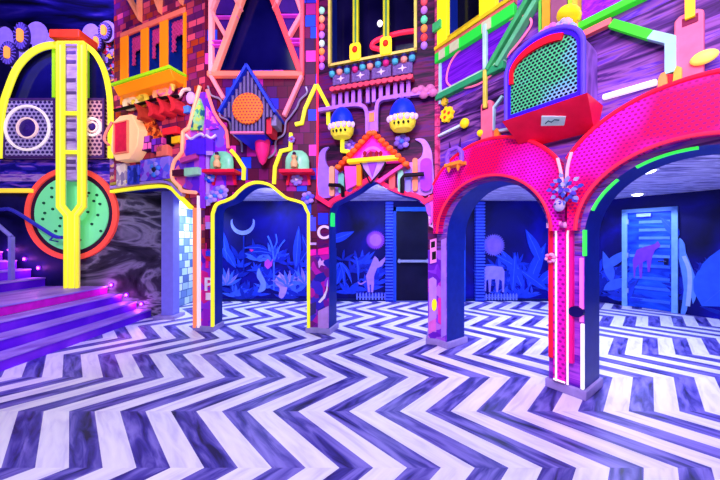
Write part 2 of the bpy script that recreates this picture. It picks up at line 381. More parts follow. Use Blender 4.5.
# --- pillars: the piers that carry the front
def pillar(label, fa, xa, corner, fb, xb, v1, mats, depth=.3, group=None):
    a, b = fa.world(at(fa, xa)), fb.world(at(fb, xb))
    pl = [a]+([Vector(corner)] if corner else [])+[b, b-fb.n*depth]+([Vector(corner)-(fa.n+fb.n).normalized()*depth] if corner else [])+[a-fa.n*depth]
    c = sum(pl, Vector((0, 0)))/len(pl); fr = W; th = Thing('pillar', label, 'pillar', fr, c.x, 0, -c.y)
    sh = th.mb(); n = len(pl); P = [(p.x, -p.y) for p in pl]
    sh.hull([(u, .0, w) for u, w in P], [(u, v1, w) for u, w in P])
    nf = 1 if not corner else 2
    sh.mi = [0, 0]+[0 if i < nf else 1 for i in range(n)]
    th.part('shaft', sh, mats)
    big = [(c+(p-c)*1.16) for p in pl]
    bs = th.mb(); bs.hull([(p.x, 0, -p.y) for p in big], [(p.x, .09, -p.y) for p in big])
    th.part('plinth', bs, paint('9a90cc', .5), bevel=.008)
    return th
CP1 = collage('pier_patchwork', ['7a1ad0', 'a020c8', '5a18b8', 'e0208c', '7020c0', '9030d8'], 6)
CP2 = collage('pier_swirls', ['4a1a9c', '7a1a9c', 'b01aa8', '3a2ac8', '6a1a7c', '8c2ad0', '24209c'], 7)
CP3 = collage('pier_lilac_shapes', ['8a3ae0', 'a860e0', '7a28d0', 'c07ae0', '6a20c0', '9a4ae8', 'b83ad0'], 7)
CP4 = streak('pier_boards', [(.3, '4a1aa0'), (.45, '8a2cc8'), (.6, 'b050d8'), (.8, '6a22b8')], (1, 1, 9), .45, 1.6, 1.0, .08)
P1 = pillar('slim pillar edged in yellow and white neon beside the pale glass block passage', L, 195, PA, M, 213, 1.36, [CP1, NAVY])
P2 = pillar('pillar with white letters LC between the two curved pointed arches', M, 307.5, PB, K, 329, 1.36, [CP2, NAVY], .33)
P3 = pillar('lilac pillar with a yellow flower at the left foot of the pink mesh arches', K, 428, PC, R, 446.8, 1.36, [CP3, NAVY], .4)
P4 = pillar('nearest pillar, magenta with two white pipes, between the two pink mesh arches', R, 549, None, R, 584.5, 1.36, [CP4, NAVY], .42)
# ================================================================== palette
def p(h, **k): return paint(h, **k)
YEL, LIME, CREAM, PEACH = p('f4ea20'), glow('9ce81c', .25), p('f2e2b0'), p('ffb878')
ORG, RED, SALM, PINK, MAG = glow('ff8c14', .28), p('e8183c'), p('ff7a6a'), p('ff6ad0'), p('ff14a8')  # ORG, like LIME, is paint with emission added to look brighter
LIL, LAV, PUR, VIO2, DKP = p('b894e8'), p('9a8cf0'), p('8a2ae0'), p('5a1ae8'), p('2c0c50')
MINT, GRN, BLUE, SKY, BLK = p('9cf0c0'), p('1cc838'), p('1440f0'), p('4a8cff'), p('08060f')
WHT, GREY, TEAL, SILV = p('f4f0ff'), p('6a6284'), p('30a8a8'), p('b8b4d0', metal=.5, rough=.3)
NY, NW, NP, NO = glow('faf62c', .72, 'd8d430'), glow('fff0e8', .8), glow('ff8a64', .7), glow('ff5a3c', .55)
NR, NG, NL = glow('ff2a4a', .7), glow('3cff50', .75), glow('b070ff', .6)

# ================================================================== stairs at the left
ST = streak('violet_steps', [(.3, '4a0cc8'), (.5, '6a1ae0'), (.7, '8a30ec')], (1, 1, 1), .4, 1.2, .8)
STT = streak('lilac_treads', [(.3, '8a60d0'), (.5, 'a888e8'), (.7, 'c4aaf4')], (3, 1, 1), .45, 1.2, .8)
NEAR, FAR = 2.55, 5.68
th = Thing('staircase', 'wide low violet staircase with pale treads rising from the floor to the left platform', 'stairs', W, -5.5, 0, -4.1)
for i in range(4):
    x1 = -4.08-.285*i; v0, v1 = .15*i, .15*(i+1); x0 = x1-.285 if i < 3 else -7.4
    mb = th.mb(); mb.box(-7.4 if i == 3 else x0-.02, x1-.015, v0 if i == 3 else 0, v1-.028, -FAR, -NEAR)
    r = th.part('riser' if i < 3 else 'platform', mb, [p('e01cc8') if i == 3 else ST], 'magenta platform front' if i == 3 else None)
    mb = th.mb(); mb.box(x0, x1, v1-.028, v1, -FAR, -NEAR); th.part('tread', mb, STT, bevel=.006)
th = Thing('staircase', 'upper flight of violet steps climbing behind the lilac handrail post', 'stairs', W, -7.0, .6, -4.6)
for i in range(4):
    x1 = -6.15-.28*i; x0 = x1-.28 if i < 3 else -9.7; v0, v1 = .6+.17*i, .6+.17*(i+1)
    mb = th.mb(); mb.box(x0-.02, x1-.015, .6, v1-.028, -5.68, -3.6); th.part('riser', mb, ST)
    mb = th.mb(); mb.box(x0, x1, v1-.028, v1, -5.68, -3.6); th.part('tread', mb, STT, bevel=.006)
mb0 = None
spots_ = [(111, 285, 'round magenta step light beside the top violet step of the lower stairs'), (126, 295, 'round magenta step light beside the middle step of the lower stairs'), (141, 304, 'round magenta step light nearest the pale blue post'),
          (38, 268, 'lowest magenta step light of the upper flight'), (24, 259, 'middle magenta step light of the upper flight'), (9, 250, 'topmost magenta step light of the upper flight')]
for px, py, lab in spots_:
    u, v = T.uv(px, py, -.1)
    s = Thing('step_light', lab, 'light', T, u, v, -.12)
    mb = s.mb(); mb.lathe((u, v, -.12), [(.05, 0), (.05, .012), (.034, .02)], 14, 'w'); s.part('bezel', mb, p('5a1a9c'))
    mb = s.mb(); mb.ball((u, v, -.1), (.026, .026, .014), 12, 6); s.part('lens', mb, glow('ff5ae8', 5))
    l = bpy.data.lights.new('step_lamp', 'POINT'); l.energy = 2.2; l.color = (.9, .15, 1); l.shadow_soft_size = .03
    o = bpy.data.objects.new('step_lamp', l); COL.objects.link(o); q = T.world(u, -.02); o.location = (q.x, q.y, v)
# handrails
th = Thing('handrail', 'lilac metal handrail with a square post on the platform edge', 'handrail', W, -6.37, .6, -5.3)
mb = th.mb(); mb.box(-6.40, -6.34, .6, 1.56, -5.33, -5.27); th.part('post', mb, p('8a84d8', rough=.3))
mb = th.mb(); mb.tube([(-6.37, 1.56, -5.3), (-6.62, 1.78, -5.3), (-7.6, 2.16, -5.3)], .035, 8); th.part('rail', mb, p('8a84d8', rough=.3))
mb = th.mb(); mb.box(-6.46, -6.28, .6, .615, -5.39, -5.21); th.part('base_plate', mb, p('6a60c0'))
q = [T.uv(*c, .12) for c in ((-12, 206), (0, 209.5), (12, 210), (38, 226), (54, 236), (62, 237.5))]
th = Thing('handrail', 'thin blue wall handrail sloping down in front of the round green dial', 'handrail', T, q[2][0], q[2][1], .12)
mb = th.mb(); mb.tube([(u, v, .12) for u, v in smooth(q, 4)], .035, 8); th.part('rail', mb, p('3a3ab8', rough=.3))
mb = th.mb(); c = T.uv(50, 240, .1); mb.tube([(q[4][0], q[4][1], .12), (c[0], c[1], .1), (c[0]-.02, c[1]-.03, -.06)], .016, 6); th.part('bracket', mb, p('3a3ab8', rough=.3))

# ================================================================== tower with the big yellow arch
arch = [(-3.5, 158), (-2.5, 130), (0, 108), (6, 88), (15, 67), (28, 52.5), (43, 45), (59, 43.5)]
th = Thing('neon_arch', 'big yellow arch neon tube around the tower windows and round speakers', 'neon arch', T, *T.uv(50, 158, .05), .05)
mb = th.mb(); mb.bar(smooth(T.q(arch, .08), 6), .13, .02, .07); th.part('tube_left', mb, NY, 'wide yellow neon curve', bevel=.02)
mb = th.mb(); mb.bar(smooth(T.q([(82, 43), (93, 52), (102, 68), (107, 88), (109, 112), (109, 158)], .08), 6), .10, .02, .07); th.part('tube_right', mb, NY, 'narrow yellow neon curve', bevel=.02)
def tpoly(pts): return T.q(pts, -.05)
th = Thing('tower_window', 'dark curved window pane under the left half of the big yellow arch', 'window', T, *T.uv(30, 97), -.1)
mb = th.mb(); mb.plate(tpoly([(5, 99), (8, 90), (17, 70), (29, 56), (44, 48), (57, 47), (57, 99)]), -.12, -.08); th.part('pane', mb, paint('0a0850', .12, .4, 1.5))
mb = th.mb(); mb.bar(tpoly([(55, 48), (55, 98)]), .06, -.08, -.02); th.part('frame', mb, LIME)
th = Thing('tower_window', 'narrow dark window pane under the right half of the big yellow arch', 'window', T, *T.uv(95, 97), -.1)
mb = th.mb(); mb.plate(tpoly([(84, 99), (84, 47), (92, 55), (100, 70), (105, 90), (106, 99)]), -.12, -.08); th.part('pane', mb, paint('0a0850', .12, .4, 1.5))
mb = th.mb(); mb.bar(tpoly([(86.5, 48), (86.5, 98)]), .06, -.08, -.02); th.part('frame', mb, LIME)
PERF = perforated('hexagon_mesh', 'b0a0d0', '2a1a60', .085, .36)
PERF2 = perforated('hexagon_mesh_warm', 'd0a0b0', '4a1a50', .085, .36)
def speaker(label, x0, x1, cx, cy, r0, r1, m, lab2):
    a = T.uv(x0, 158, .02); b = T.uv(x1, 98.5, .02); c = T.uv(cx, cy, .03); k = 5.6/FPX
    th = Thing('speaker_panel', label, 'speaker', T, (a[0]+b[0])/2, a[1], -.05)
    mb = th.mb(); mb.box(a[0], b[0], a[1], b[1], -.05, .02); th.part('mesh_sheet', mb, m)
    mb = th.mb(); mb.bar(rect(a[0]+.02, b[0]-.02, a[1]+.02, b[1]-.02), .04, .0, .04, True); th.part('frame', mb, p('4a2a6c'))
    mb = th.mb(); mb.ring(c, (r0-2.4)*k, r0*k, .02, .05); th.part('outer_ring', mb, glow('f4e8e0', .45), lab2, bevel=.01)
    mb = th.mb(); mb.ring(c, (r1-1.4)*k, r1*k, .02, .05); th.part('inner_ring', mb, glow('ffd8d0', .4))
    mb = th.mb(); mb.lathe((c[0], c[1], .02), [((r1-1.4)*k, 0), ((r1-3)*k, .01), (.06, .03), (.05, .045), (.0, .06)], 20, 'w'); th.part('cone', mb, p('3a2080'))
speaker('square mesh speaker with large white ring left of the yellow fork', 3, 56, 27.5, 128, 23, 10.5, PERF, 'white ring')
speaker('narrow mesh speaker with small white ring right of the yellow fork', 84.5, 105, 92.5, 127, 9.5, 5.5, PERF2, 'small pale ring')
# giant tuning fork
th = Thing('tuning_fork', 'giant yellow tuning fork glowing in front of the round green dial', 'tuning fork', T, T.uv(70.5, 285, .2)[0], .601, .2)
def fk(pts, wd, lab=None, m=NY, w0=.17, w1=.21):
    mb = th.mb(); mb.bar([(u, max(v, .601)) for u, v in T.q(pts, .2)], wd, w0, w1); th.part('tube', mb, m, lab, bevel=.006)
FB = glow('e8e878', .3, 'd8d860')
for pts in ([(59.6, 42), (59.6, 206), (67, 215), (67, 290)], [(81.2, 42), (81.2, 206), (74, 215), (74, 290)]): fk(pts, .125, 'pale yellow backing', FB, .14, .175)
for pts in ([(57, 42), (57, 207), (64.6, 216), (64.6, 290)], [(62.4, 42), (62.4, 204.5), (69.4, 213.5), (69.4, 290)], [(83.8, 42), (83.8, 207), (76.4, 216), (76.4, 290)], [(78.4, 42), (78.4, 204.5), (71.6, 213.5), (71.6, 290)]): fk(pts, .036)
for y in (113, 152): fk([(63.5, y), (77.5, y)], .07)
for y in (42,): fk([(57, y), (84, y)], .04)
a = T.uv(63, 180, .1); b = T.uv(78, 42, .1)
th = Thing('slatted_panel', 'tall lilac panel with dark slots between the prongs of the yellow fork', 'panel', T, (a[0]+b[0])/2, a[1], -.05)
mb = th.mb(); mb.box(a[0], b[0], a[1], b[1], -.05, .12); th.part('board', mb, streak('lilac_board', [(.3, '8a6cb0'), (.5, 'b49cd8'), (.7, 'cfc0ea')], (1, 1, 5), .5, 2))
for y, h in ((52, 3), (61, 3.5), (79, 4), (92, 3), (120, 2.5), (129, 3), (139, 2.5), (160, 4), (167, 3)):
    c0 = T.uv(64, y+h, .1); c1 = T.uv(77, y, .1); mb = th.mb(); mb.box(a[0]+.02, b[0]-.02, c0[1], c1[1], .11, .13); th.part('slot', mb, p('5a4480'))
a = T.uv(54, 41, .1); b = T.uv(84, 32.5, .1)
single('red_board', 'flat orange red board on top of the yellow tuning fork', 'board', T, ((a[0]+b[0])/2, a[1], 0), lambda m: m.box(a[0], b[0], a[1], b[1], -.2, .2), p('ff4a20'), bevel=.02)
# round dial
c = T.uv(70.8, 213.5, -.07); k = 5.66/FPX
th = Thing('dial', 'round green dial with dark pegs and an orange red ring behind the yellow fork', 'dial', T, c[0], c[1]-.9, -.1)
mb = th.mb(); mb.ring(c, 36*k, 43*k, -.12, -.095); th.part('dark_band', mb, p('3a1a38'))
mb = th.mb(); mb.ring(c, 41.8*k, 46.6*k, -.12, -.065, 48); th.part('ring', mb, glow('ff4a3c', .35, 'ff5a4a'), 'orange red ring', bevel=.01)
mb = th.mb(); mb.disc(c, 37.2*k, -.12, -.075, 48); th.part('face', mb, glow('6cf890', .22, '7cf0a0'), 'mint green face', bevel=.015)  # emission in the paint lifts the green face, it is no lamp
for x, y in ((44, 203), (52, 197), (53, 209), (43, 219), (52, 188), (61, 218), (60, 226), (56, 231), (87, 196), (89, 193), (97, 195), (94, 201), (100, 204), (88, 212), (98, 215), (92, 224), (80, 240), (101, 231), (45, 213), (47, 231)):
    e = T.uv(x, y, -.07); mb = th.mb(); mb.lathe((e[0], e[1], -.08), [(.026, 0), (.024, .025), (.008, .035)], 8, 'w'); th.part('peg', mb, p('14503a'))
a = T.uv(-30, 192, .05); b = T.uv(27, 188, .05)
single('neon_strip', 'thin yellow neon strip on the dark wall left of the dial', 'neon strip', T, (b[0]-.3, a[1], -.05), lambda m: m.box(a[0], b[0], a[1], b[1], -.06, .02), glow('ffd83c', .6))
# blossoms behind the arch
def blossom(label, x, y, rx, ry, cw, ch, petals):
    c = T.uv(x, y, -.3); k = 5.9/FPX
    th = Thing('window_blossom', label, 'flower', T, c[0], c[1]-ry*k, -.34)
    for i, (dx, dy, r, r2) in enumerate(petals):
        mb = th.mb(); mb.plate(circ((c[0]+dx*k, c[1]-dy*k), r*k, 22, ry=r2*k), -.36-.012*i, -.34-.012*i); th.part('petal', mb, p('a896d8'))
    mb = th.mb(); mb.disc(c, rx*k, -.34, -.30, 28, ry*k); th.part('disc', mb, p('2a1a50'))
    for i in range(18):
        a = 2*PI*i/18; mb = th.mb(); mb.bar([(c[0]+math.cos(a)*rx*k*.5, c[1]+math.sin(a)*ry*k*.5), (c[0]+math.cos(a)*rx*k*.95, c[1]+math.sin(a)*ry*k*.95)], .022, -.30, -.285); th.part('ray', mb, p('7a6ac0'))
    mb = th.mb(); mb.plate(rrect(c[0]-cw*k, c[0]+cw*k, c[1]-ch*k, c[1]+ch*k, cw*k*.95), -.30, -.26); th.part('capsule', mb, glow('ffa03c', .9), 'glowing orange capsule')
blossom('lilac blossom with an orange capsule topmost left of the yellow arch', 21, 36, 8, 14, 2.6, 6.5, [(13, -4, 11, 12), (22, 9, 14, 14)])
blossom('lilac blossom with a pale orange capsule below the topmost one', 8, 53, 8.5, 12, 2.2, 6, [(-6, -14, 9, 14), (8, 2, 11, 16)])
blossom('small lilac blossom with yellow capsule right of the flat orange red board', 97, 43, 5, 9, 2.2, 5.5, [(-8, -10, 9, 11), (-9, 4, 6, 14)])
blossom('tallest lilac blossom with yellow capsule beside the brick edge', 104.5, 31, 6.5, 9, 2.4, 5, [(1, -1, 8.5, 11)])
c0 = T.uv(101, 76, -.4); c1 = T.uv(114, 40, -.4)
single('mosaic_column', 'mosaic column of yellow, lilac and dark chips under the tallest blossom', 'column', T, ((c0[0]+c1[0])/2, c0[1], -.4), lambda m: m.box(c0[0], c1[0], c0[1], c1[1], -.55, -.42), collage('chip_mosaic', ['a898c8', '2a2038', 'f0c020', '5a4a88', 'c02040', '201830', '8a78b8'], 14))
tw0 = T.uv(84, 158); tw1 = T.uv(115, 40)
single('mosaic_column', 'mosaic pier of lilac chips right of the yellow arch', 'column', T, (T.uv(112, 98)[0], tw0[1], -.1), lambda m: m.box(T.uv(107.5, 98)[0], T.uv(115.5, 98)[0], T.uv(0, 190)[1], T.uv(0, 76)[1], -.3, -.05), collage('chip_mosaic_pink', ['c08ca8', '7a3a6c', 'e0a878', '9a6ab8', 'b84a6c', '5a2a70'], 12))

# ================================================================== hall ceiling pipes
def pipe(label, a, b, r): single('ceiling_pipe', label, 'pipe', W, a, lambda m: m.tube([a, b], r, 10), p('5a3aa8', metal=.4))
pipe('dim violet pipe under the dark hall ceiling, left of the other', (-9.4, 6.9, -8.6), (-5.6, 5.9, -8.9), .12)
pipe('dim violet pipe under the dark hall ceiling, right of the other', (-8.2, 7.3, -8.3), (-5.4, 6.1, -8.6), .09)

# ================================================================== left front: orange windows
for i, (w_, nm) in enumerate(zip(LW, ('leftmost', 'middle', 'rightmost'))):
    ua, ub, va, vb = w_
    th = Thing('tall_window', f'tall orange framed dark window with pink lattice fringe, {nm} of three', 'window', L, (ua+ub)/2, va, 0)
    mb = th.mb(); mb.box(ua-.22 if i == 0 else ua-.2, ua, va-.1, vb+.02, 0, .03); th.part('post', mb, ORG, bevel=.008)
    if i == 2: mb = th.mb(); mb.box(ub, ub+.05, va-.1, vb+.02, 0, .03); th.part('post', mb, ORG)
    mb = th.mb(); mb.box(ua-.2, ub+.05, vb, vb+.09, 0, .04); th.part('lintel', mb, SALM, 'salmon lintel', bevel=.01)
    mb = th.mb()
    for k in range(5):
        for j in range(6):
            if j > 2 and 0 < k < 4: continue
            x0 = ua+(ub-ua)*k/5; y0 = vb-.085*(j+1); mb.bar([(x0, y0), (x0+(ub-ua)/5, y0+.085)], .02, -.08, -.05); mb.bar([(x0+(ub-ua)/5, y0), (x0, y0+.085)], .02, -.08, -.055)
    th.part('lattice', mb, p('c83a8c'))
    mb = th.mb(); mb.box(ua, ub, va, vb, -.26, -.24); th.part('pane', mb, paint('0a0640', .12))
for tri, nm in zip(TRI, ('leftmost', 'middle', 'rightmost')):
    th = Thing('triangle_window', f'salmon edged upside down triangle window, {nm} above the orange windows', 'window', L, tri[0][0], tri[0][1], 0)
    mb = th.mb(); mb.bar(tri, .075, -.02, .07, True); th.part('frame', mb, p('ff9470'))
    mb = th.mb(); mb.plate(tri, -.22, -.2); th.part('pane', mb, paint('0a0640', .12))
a = L.uv(113, 87.5, .28); b = L.uv(170, 68, .28); vt, vb = a[1]+.02, a[1]-.12
th = Thing('window_ledge', 'orange window ledge box with a lime top edge under the three orange windows', 'ledge', L, (a[0]+b[0])/2, vb, 0)
mb = th.mb(); mb.hull([(a[0], vt, .28), (b[0], vt, .28), (b[0], vb, .2), (a[0], vb, .2)], [(a[0], vt, 0), (b[0], vt, 0), (b[0], vb, 0), (a[0], vb, 0)]); th.part('box', mb, ORG, bevel=.01)
mb = th.mb(); mb.box(a[0]-.02, b[0]+.02, vt, vt+.05, 0, .31); th.part('top_edge', mb, LIME, 'lime green edge', bevel=.01)
# scroll ornaments under the ledge
def scroll(label, x, y, s, mat, flip=1):
    c = L.uv(x, y, .08)
    pts = [(c[0]+flip*s*(.25+.1*i/3)*math.cos(i*.6)*(1-.035*i)+flip*s*.05*i*.6, c[1]+s*(.3-.012*i)*math.sin(i*.6)) for i in range(16)]
    single('scroll_ornament', label, 'ornament', L, (c[0], c[1]-s*.3, 0), lambda m: m.tube([(u, v, .06) for u, v in smooth(pts, 3)], s*.11, 6), mat)
scroll('cream scroll ornament, leftmost under the orange ledge', 127, 104, .42, CREAM)
scroll('yellow scroll ornament second from the left under the orange ledge', 143, 100, .40, p('e8d848'), -1)
scroll('peach scroll ornament third from the left under the orange ledge', 157, 95, .40, p('ffb07a'))
scroll('pink scroll ornament under the right end of the orange ledge', 168, 89, .36, p('ff7ab8'), -1)
c = L.uv(176, 84, .05)
single('funnel_ornament', 'pale yellow funnel hanging below the right end of the orange ledge', 'ornament', L, (c[0], c[1]-.14, 0), lambda m: m.lathe((c[0], c[1]-.14, .1), [(.02, 0), (.03, .05), (.1, .22), (.1, .24)], 14), p('f0d060'))
c = [L.uv(x, y, .06) for x, y in ((170, 97), (178, 97), (183, 90), (189, 89))]
single('wavy_tube', 'white wavy tube right of the scrolls under the orange windows', 'ornament', L, (c[0][0], c[0][1], 0), lambda m: m.tube([(u, v, .05) for u, v in smooth(c, 5)], .03, 7), p('f0e0d8'))
c = L.uv(188, 96.5, .1)
single('round_lamp', 'round lilac lamp right of the white wavy tube', 'lamp', L, (c[0], c[1]-.09, 0), lambda m: m.ball((c[0], c[1], .05), (.09, .1, .05), 16, 8), glow('c89cff', .4))
q = L.q([(119, 112), (140, 107), (160, 101), (182, 98)], .05)
single('branch_rail', 'thin black branch running under the scroll ornaments', 'rail', L, (q[0][0], q[0][1], 0), lambda m: m.tube([(u, v, .12) for u, v in smooth(q, 4)], .028, 7), BLK)
for i, (x, y, nm) in enumerate(((141, 110, 'leftmost'), (152, 107, 'second'), (163, 104.5, 'third'), (174, 102, 'rightmost'))):
    q = L.q([(x, y-4), (x+6, y+1), (x+8, y+9), (x+3, y+12), (x+4, y+5)], .1)
    single('curved_fin', f'curved red fin, {nm} of four in the row under the black branch', 'fin', L, (q[3][0], q[3][1], 0), lambda m: m.plate(smooth(q, 4, True), 0, .22), [p('d82c3c'), p('5a1024')] if i else p('b83a2c'))
q = L.q([(138, 112), (150, 117), (158, 130), (162, 147), (150, 140), (142, 128)], .05)
single('feather_board', 'rust feathered board behind the cream hexagon house', 'board', L, (q[4][0], q[4][1], 0), lambda m: m.plate(smooth(q, 4, True), 0, .05), collage('rust_feathers', ['c84a1c', '8a2010', 'e86a28', '6a1418', 'f08a3c'], 16))
# hexagon house
hexo = [(113, 122), (119.5, 116), (131.5, 114), (138.5, 129), (137, 146), (129.5, 159), (115.5, 160.5), (110.5, 150)]
q = L.q(hexo, .2); r = L.q([(115.8, 124), (128.8, 121), (128.8, 152), (115.8, 154)], .2)
th = Thing('hexagon_house', 'cream hexagon shaped box with a red front panel under the orange windows', 'house', L, (r[0][0]+r[1][0])/2, q[6][1], 0)
mb = th.mb(); mb.plate(q, 0, .2); th.part('body', mb, glow('ffc890', .3), bevel=.012)  # cream paint with emission added to brighten the body
mb = th.mb(); mb.plate(r, .2, .22); th.part('front_panel', mb, p('d81c48'), 'red panel')
mb = th.mb(); mb.bar(r, .02, .2, .235, True); th.part('panel_frame', mb, p('ff8a6a'))
mb = th.mb(); h = L.q([(109, 145), (104.5, 140), (106, 133), (112, 122)], .2); mb.tube([(u, v, .2) for u, v in smooth(h, 4)], .025, 6); th.part('handle', mb, p('ff9a8a'))
# small blocks to its right
def lblock(name, label, cat, x0, x1, y0, y1, w, mat, **k):
    w *= .5
    a = L.uv(x0, y1, w); b = L.uv(x1, y0, w); cy = (a[1]+L.uv(x1, y1, w)[1])/2; ty = (b[1]+L.uv(x0, y0, w)[1])/2
    return single(name, label, cat, L, ((a[0]+b[0])/2, cy, 0), lambda m: m.box(a[0], b[0], cy, ty, 0, w), mat, bevel=.01, **k)
lblock('pink_crate', 'pink crate right of the cream hexagon house', 'crate', 140, 150, 136, 150, .2, tiles('pink_crate_boards', (.14, .12), ['f04ab0', 'a83ad8', 'ff6ac8', 'c040c8'], .4, '4a0a5c', .12))
lblock('purple_crate', 'purple crate right of the pink crate', 'crate', 151, 162, 138, 152, .2, tiles('purple_crate_boards', (.12, .12), ['8a2ac8', '5a1a9c', 'c83aa0', '7a30e0'], .4, '2a0a5c', .12))
lblock('red_block', 'bright red block left of the spire house', 'block', 162, 176, 127, 134, .16, p('ff2a3c'))
lblock('yellow_block', 'small yellow block under the red block', 'block', 171, 179, 136, 143, .12, p('ffc81c'))
lblock('black_beam', 'dark beam between the red block and the yellow block', 'beam', 166, 172, 134, 146, .1, BLK)
lblock('blue_block', 'sky blue block under the round lilac lamp', 'block', 178, 188, 106, 113, .14, SKY)
lblock('violet_cabinet', 'violet cabinet with a blue flower left of the spire house', 'cabinet', 140, 169, 158, 180, .16, collage('violet_cabinet_paint', ['7a4af0', '5a3ae0', 'a080ff', 'a03ae0', '6a70ff'], 7))
lblock('cream_figure', 'cream curved figure under the cream hexagon house', 'figure', 116, 125, 163, 186, .18, collage('cream_figure_paint', ['f0e0c8', 'c0a8b8', 'fff0d8', '9a88a8'], 9))
lblock('blue_drum', 'blue box next to the cream figure', 'box', 127, 138, 165, 184, .2, collage('blue_drum_paint', ['2a3ac0', '4a5ae0', '1a2a90'], 8))
lblock('orange_arch_box', 'small salmon box with round top above the violet cabinet', 'box', 156, 167, 145, 156, .2, SALM)
def rosette(label, fr, x, y, s, cols, w0=.0, nm='rosette', cat='flower', n=6, group=None):
    c = fr.uv(x, y, w0); th = Thing(nm, label, cat, fr, c[0], c[1]-s, w0, group)
    for i in range(n):
        a = 2*PI*i/n+.3; mb = th.mb(); mb.ball((c[0]+math.cos(a)*s*.62, c[1]+math.sin(a)*s*.62, w0+.02), (s*.42, s*.36, .03), 10, 5); th.part('petal', mb, cols[i % (len(cols)-1)])
    mb = th.mb(); mb.ball((c[0], c[1], w0+.035), (s*.32, s*.32, .035), 10, 6); th.part('center', mb, cols[-1])
    return th
rosette('blue rosette with a dark center on the violet cabinet', L, 156, 170, .14, [SKY, LAV, p('1a1040')], .08)
# moulding over the glass block passage
for i, (off, wd, m, lab) in enumerate(((0, .05, NY, 'yellow neon moulding along the curved edge over the pale passage'), (.075, .045, LIL, 'lilac moulding above the yellow neon over the pale passage'), (.14, .05, p('b8a83c'), 'olive moulding above the lilac one over the pale passage'))):
    pts = [(u, v+off) for u, v in Larch[:-2 if not i else -8]]
    single('arch_moulding', lab, 'moulding', L, (pts[0][0], pts[0][1], 0), lambda mb: mb.bar(pts, wd, 0, .07), m)
q = L.q([(196.3, 208), (196.3, 327)]); q2 = L.q([(200.2, 196), (200.2, 327)])
single('neon_tube', 'orange neon tube up the left edge of the slim pillar', 'neon tube', L, (q[1][0], q[1][1], 0), lambda m: m.bar(q, .04, 0, .05), glow('ff8a5a', .5))
single('neon_tube', 'white neon tube up the front of the slim pillar', 'neon tube', L, (q2[1][0], q2[1][1], 0), lambda m: m.bar(q2, .032, 0, .05), glow('ffe8e0', .5))
# pale blue post at the passage
mb_at = W.uv(166.5, 0)
th = Thing('post', 'plain pale blue square post standing between the swirled wall and the glass blocks', 'post', W, -3.685, 0, -5.64)
mb = th.mb(); mb.box(-3.80, -3.57, .06, 2.44, -5.74, -5.54); th.part('shaft', mb, p('8484e0', var=.05), bevel=.01)
mb = th.mb(); mb.box(-3.9, -3.5, 0, .06, -5.8, -5.46); th.part('base', mb, p('9a90c8'))
# ================================================================== center front: triangle window, birdhouse, spire house
def neon(label, fr, px, wd, mat, w=0.0, sm=0, name='neon_tube', dep=.05, extra=None):
    q = fr.q(px, w+dep*.5)
    if sm: q = smooth(q, sm)
    lo = min(q, key=lambda a: a[1])
    return single(name, label, 'neon tube', fr, (lo[0], lo[1], w), lambda m: m.bar(q, wd, w, w+dep), mat, bevel=.008)
def boards(name, label, cat, fr, px, w1, mat, w0=0.0, sm=0, **k):
    q = fr.q(px, w1)
    if sm: q = smooth(q, sm, True)
    lo = min(q, key=lambda a: a[1])
    return single(name, label, cat, fr, (lo[0], lo[1], w0), lambda m: m.plate(q, w0, w1), mat, **k)
def tubes(name, label, cat, fr, px, r, mat, w=.03, sm=3, **k):
    q = fr.q(px, w); q = smooth(q, sm) if sm else q; lo = min(q, key=lambda a: a[1])
    return single(name, label, cat, fr, (lo[0], lo[1], w), lambda m: m.tube([(u, v, w) for u, v in q], r, 7), mat, **k)

# triangular window with its salmon frame
th = Thing('triangle_window', 'big dark triangle window in a salmon pink frame above the birdhouse', 'window', M, *M.uv(257, 75), 0)
def fp(lab, *pts, wd=.09, m=NO):
    mb = th.mb(); mb.bar(M.q(pts, .05), wd, 0, .09); th.part('frame_bar', mb, m, lab, bevel=.012)
fp(None, (208, 74.5), (303, 74.5), wd=.085, m=glow('ff7a64', .45)); fp(None, (214, 74), (254, -34), m=glow('ff8a7a', .5)); fp(None, (301, 74), (260, -34), m=glow('ff4a50', .5))  # frame bars have emission in their colour
fp('thin pink bar', (211.5, 76), (211.5, -60), wd=.07, m=glow('ff9aa8', .5)); fp('thin pink bar', (302, 74), (302, -60), wd=.06, m=glow('ff5a6a', .5))
LP = glow('ff8a94', .4)
for a in (((212, 12), (228, 40)), ((212, 12), (219, -6)), ((241, 10), (233, -6)), ((302, 14), (287, 40)), ((302, 14), (295, -6)), ((274, 10), (281, -6)), ((211, 76), (224, 99)), ((302, 76), (284, 116))): fp(None, *a, wd=.06, m=LP)
for a in (((212, 17.5), (238, 17.5)), ((277, 16), (301, 16)), ((209, 42), (226, 42)), ((209, 46), (225, 46)), ((288, 40), (302, 40)), ((289, 44), (302, 44))): fp(None, *a, wd=.025, m=glow('c83ac8', .35))
PAN = paint('14064a', .2, .3, 2)
mb = th.mb(); mb.plate(M.q([(257, -48), (296, 70), (219, 70)], -.1), -.14, -.1); th.part('pane', mb, paint('06054a', .1, .3, 1.2))
for a in ([(214, 16), (236, 16), (226, 38)], [(279, 16), (300, 16), (288, 38)], [(216, -20), (238, -20), (240, 8), (236, 14), (216, 14)], [(276, -20), (298, -20), (300, 14), (278, 12)], [(213, 48), (224, 48), (214, 70)], [(291, 47), (301, 47), (301, 70)]):
    mb = th.mb(); mb.plate(M.q(a, .02), 0, .02); th.part('side_pane', mb, p('3a0a7c'), 'violet side pane')
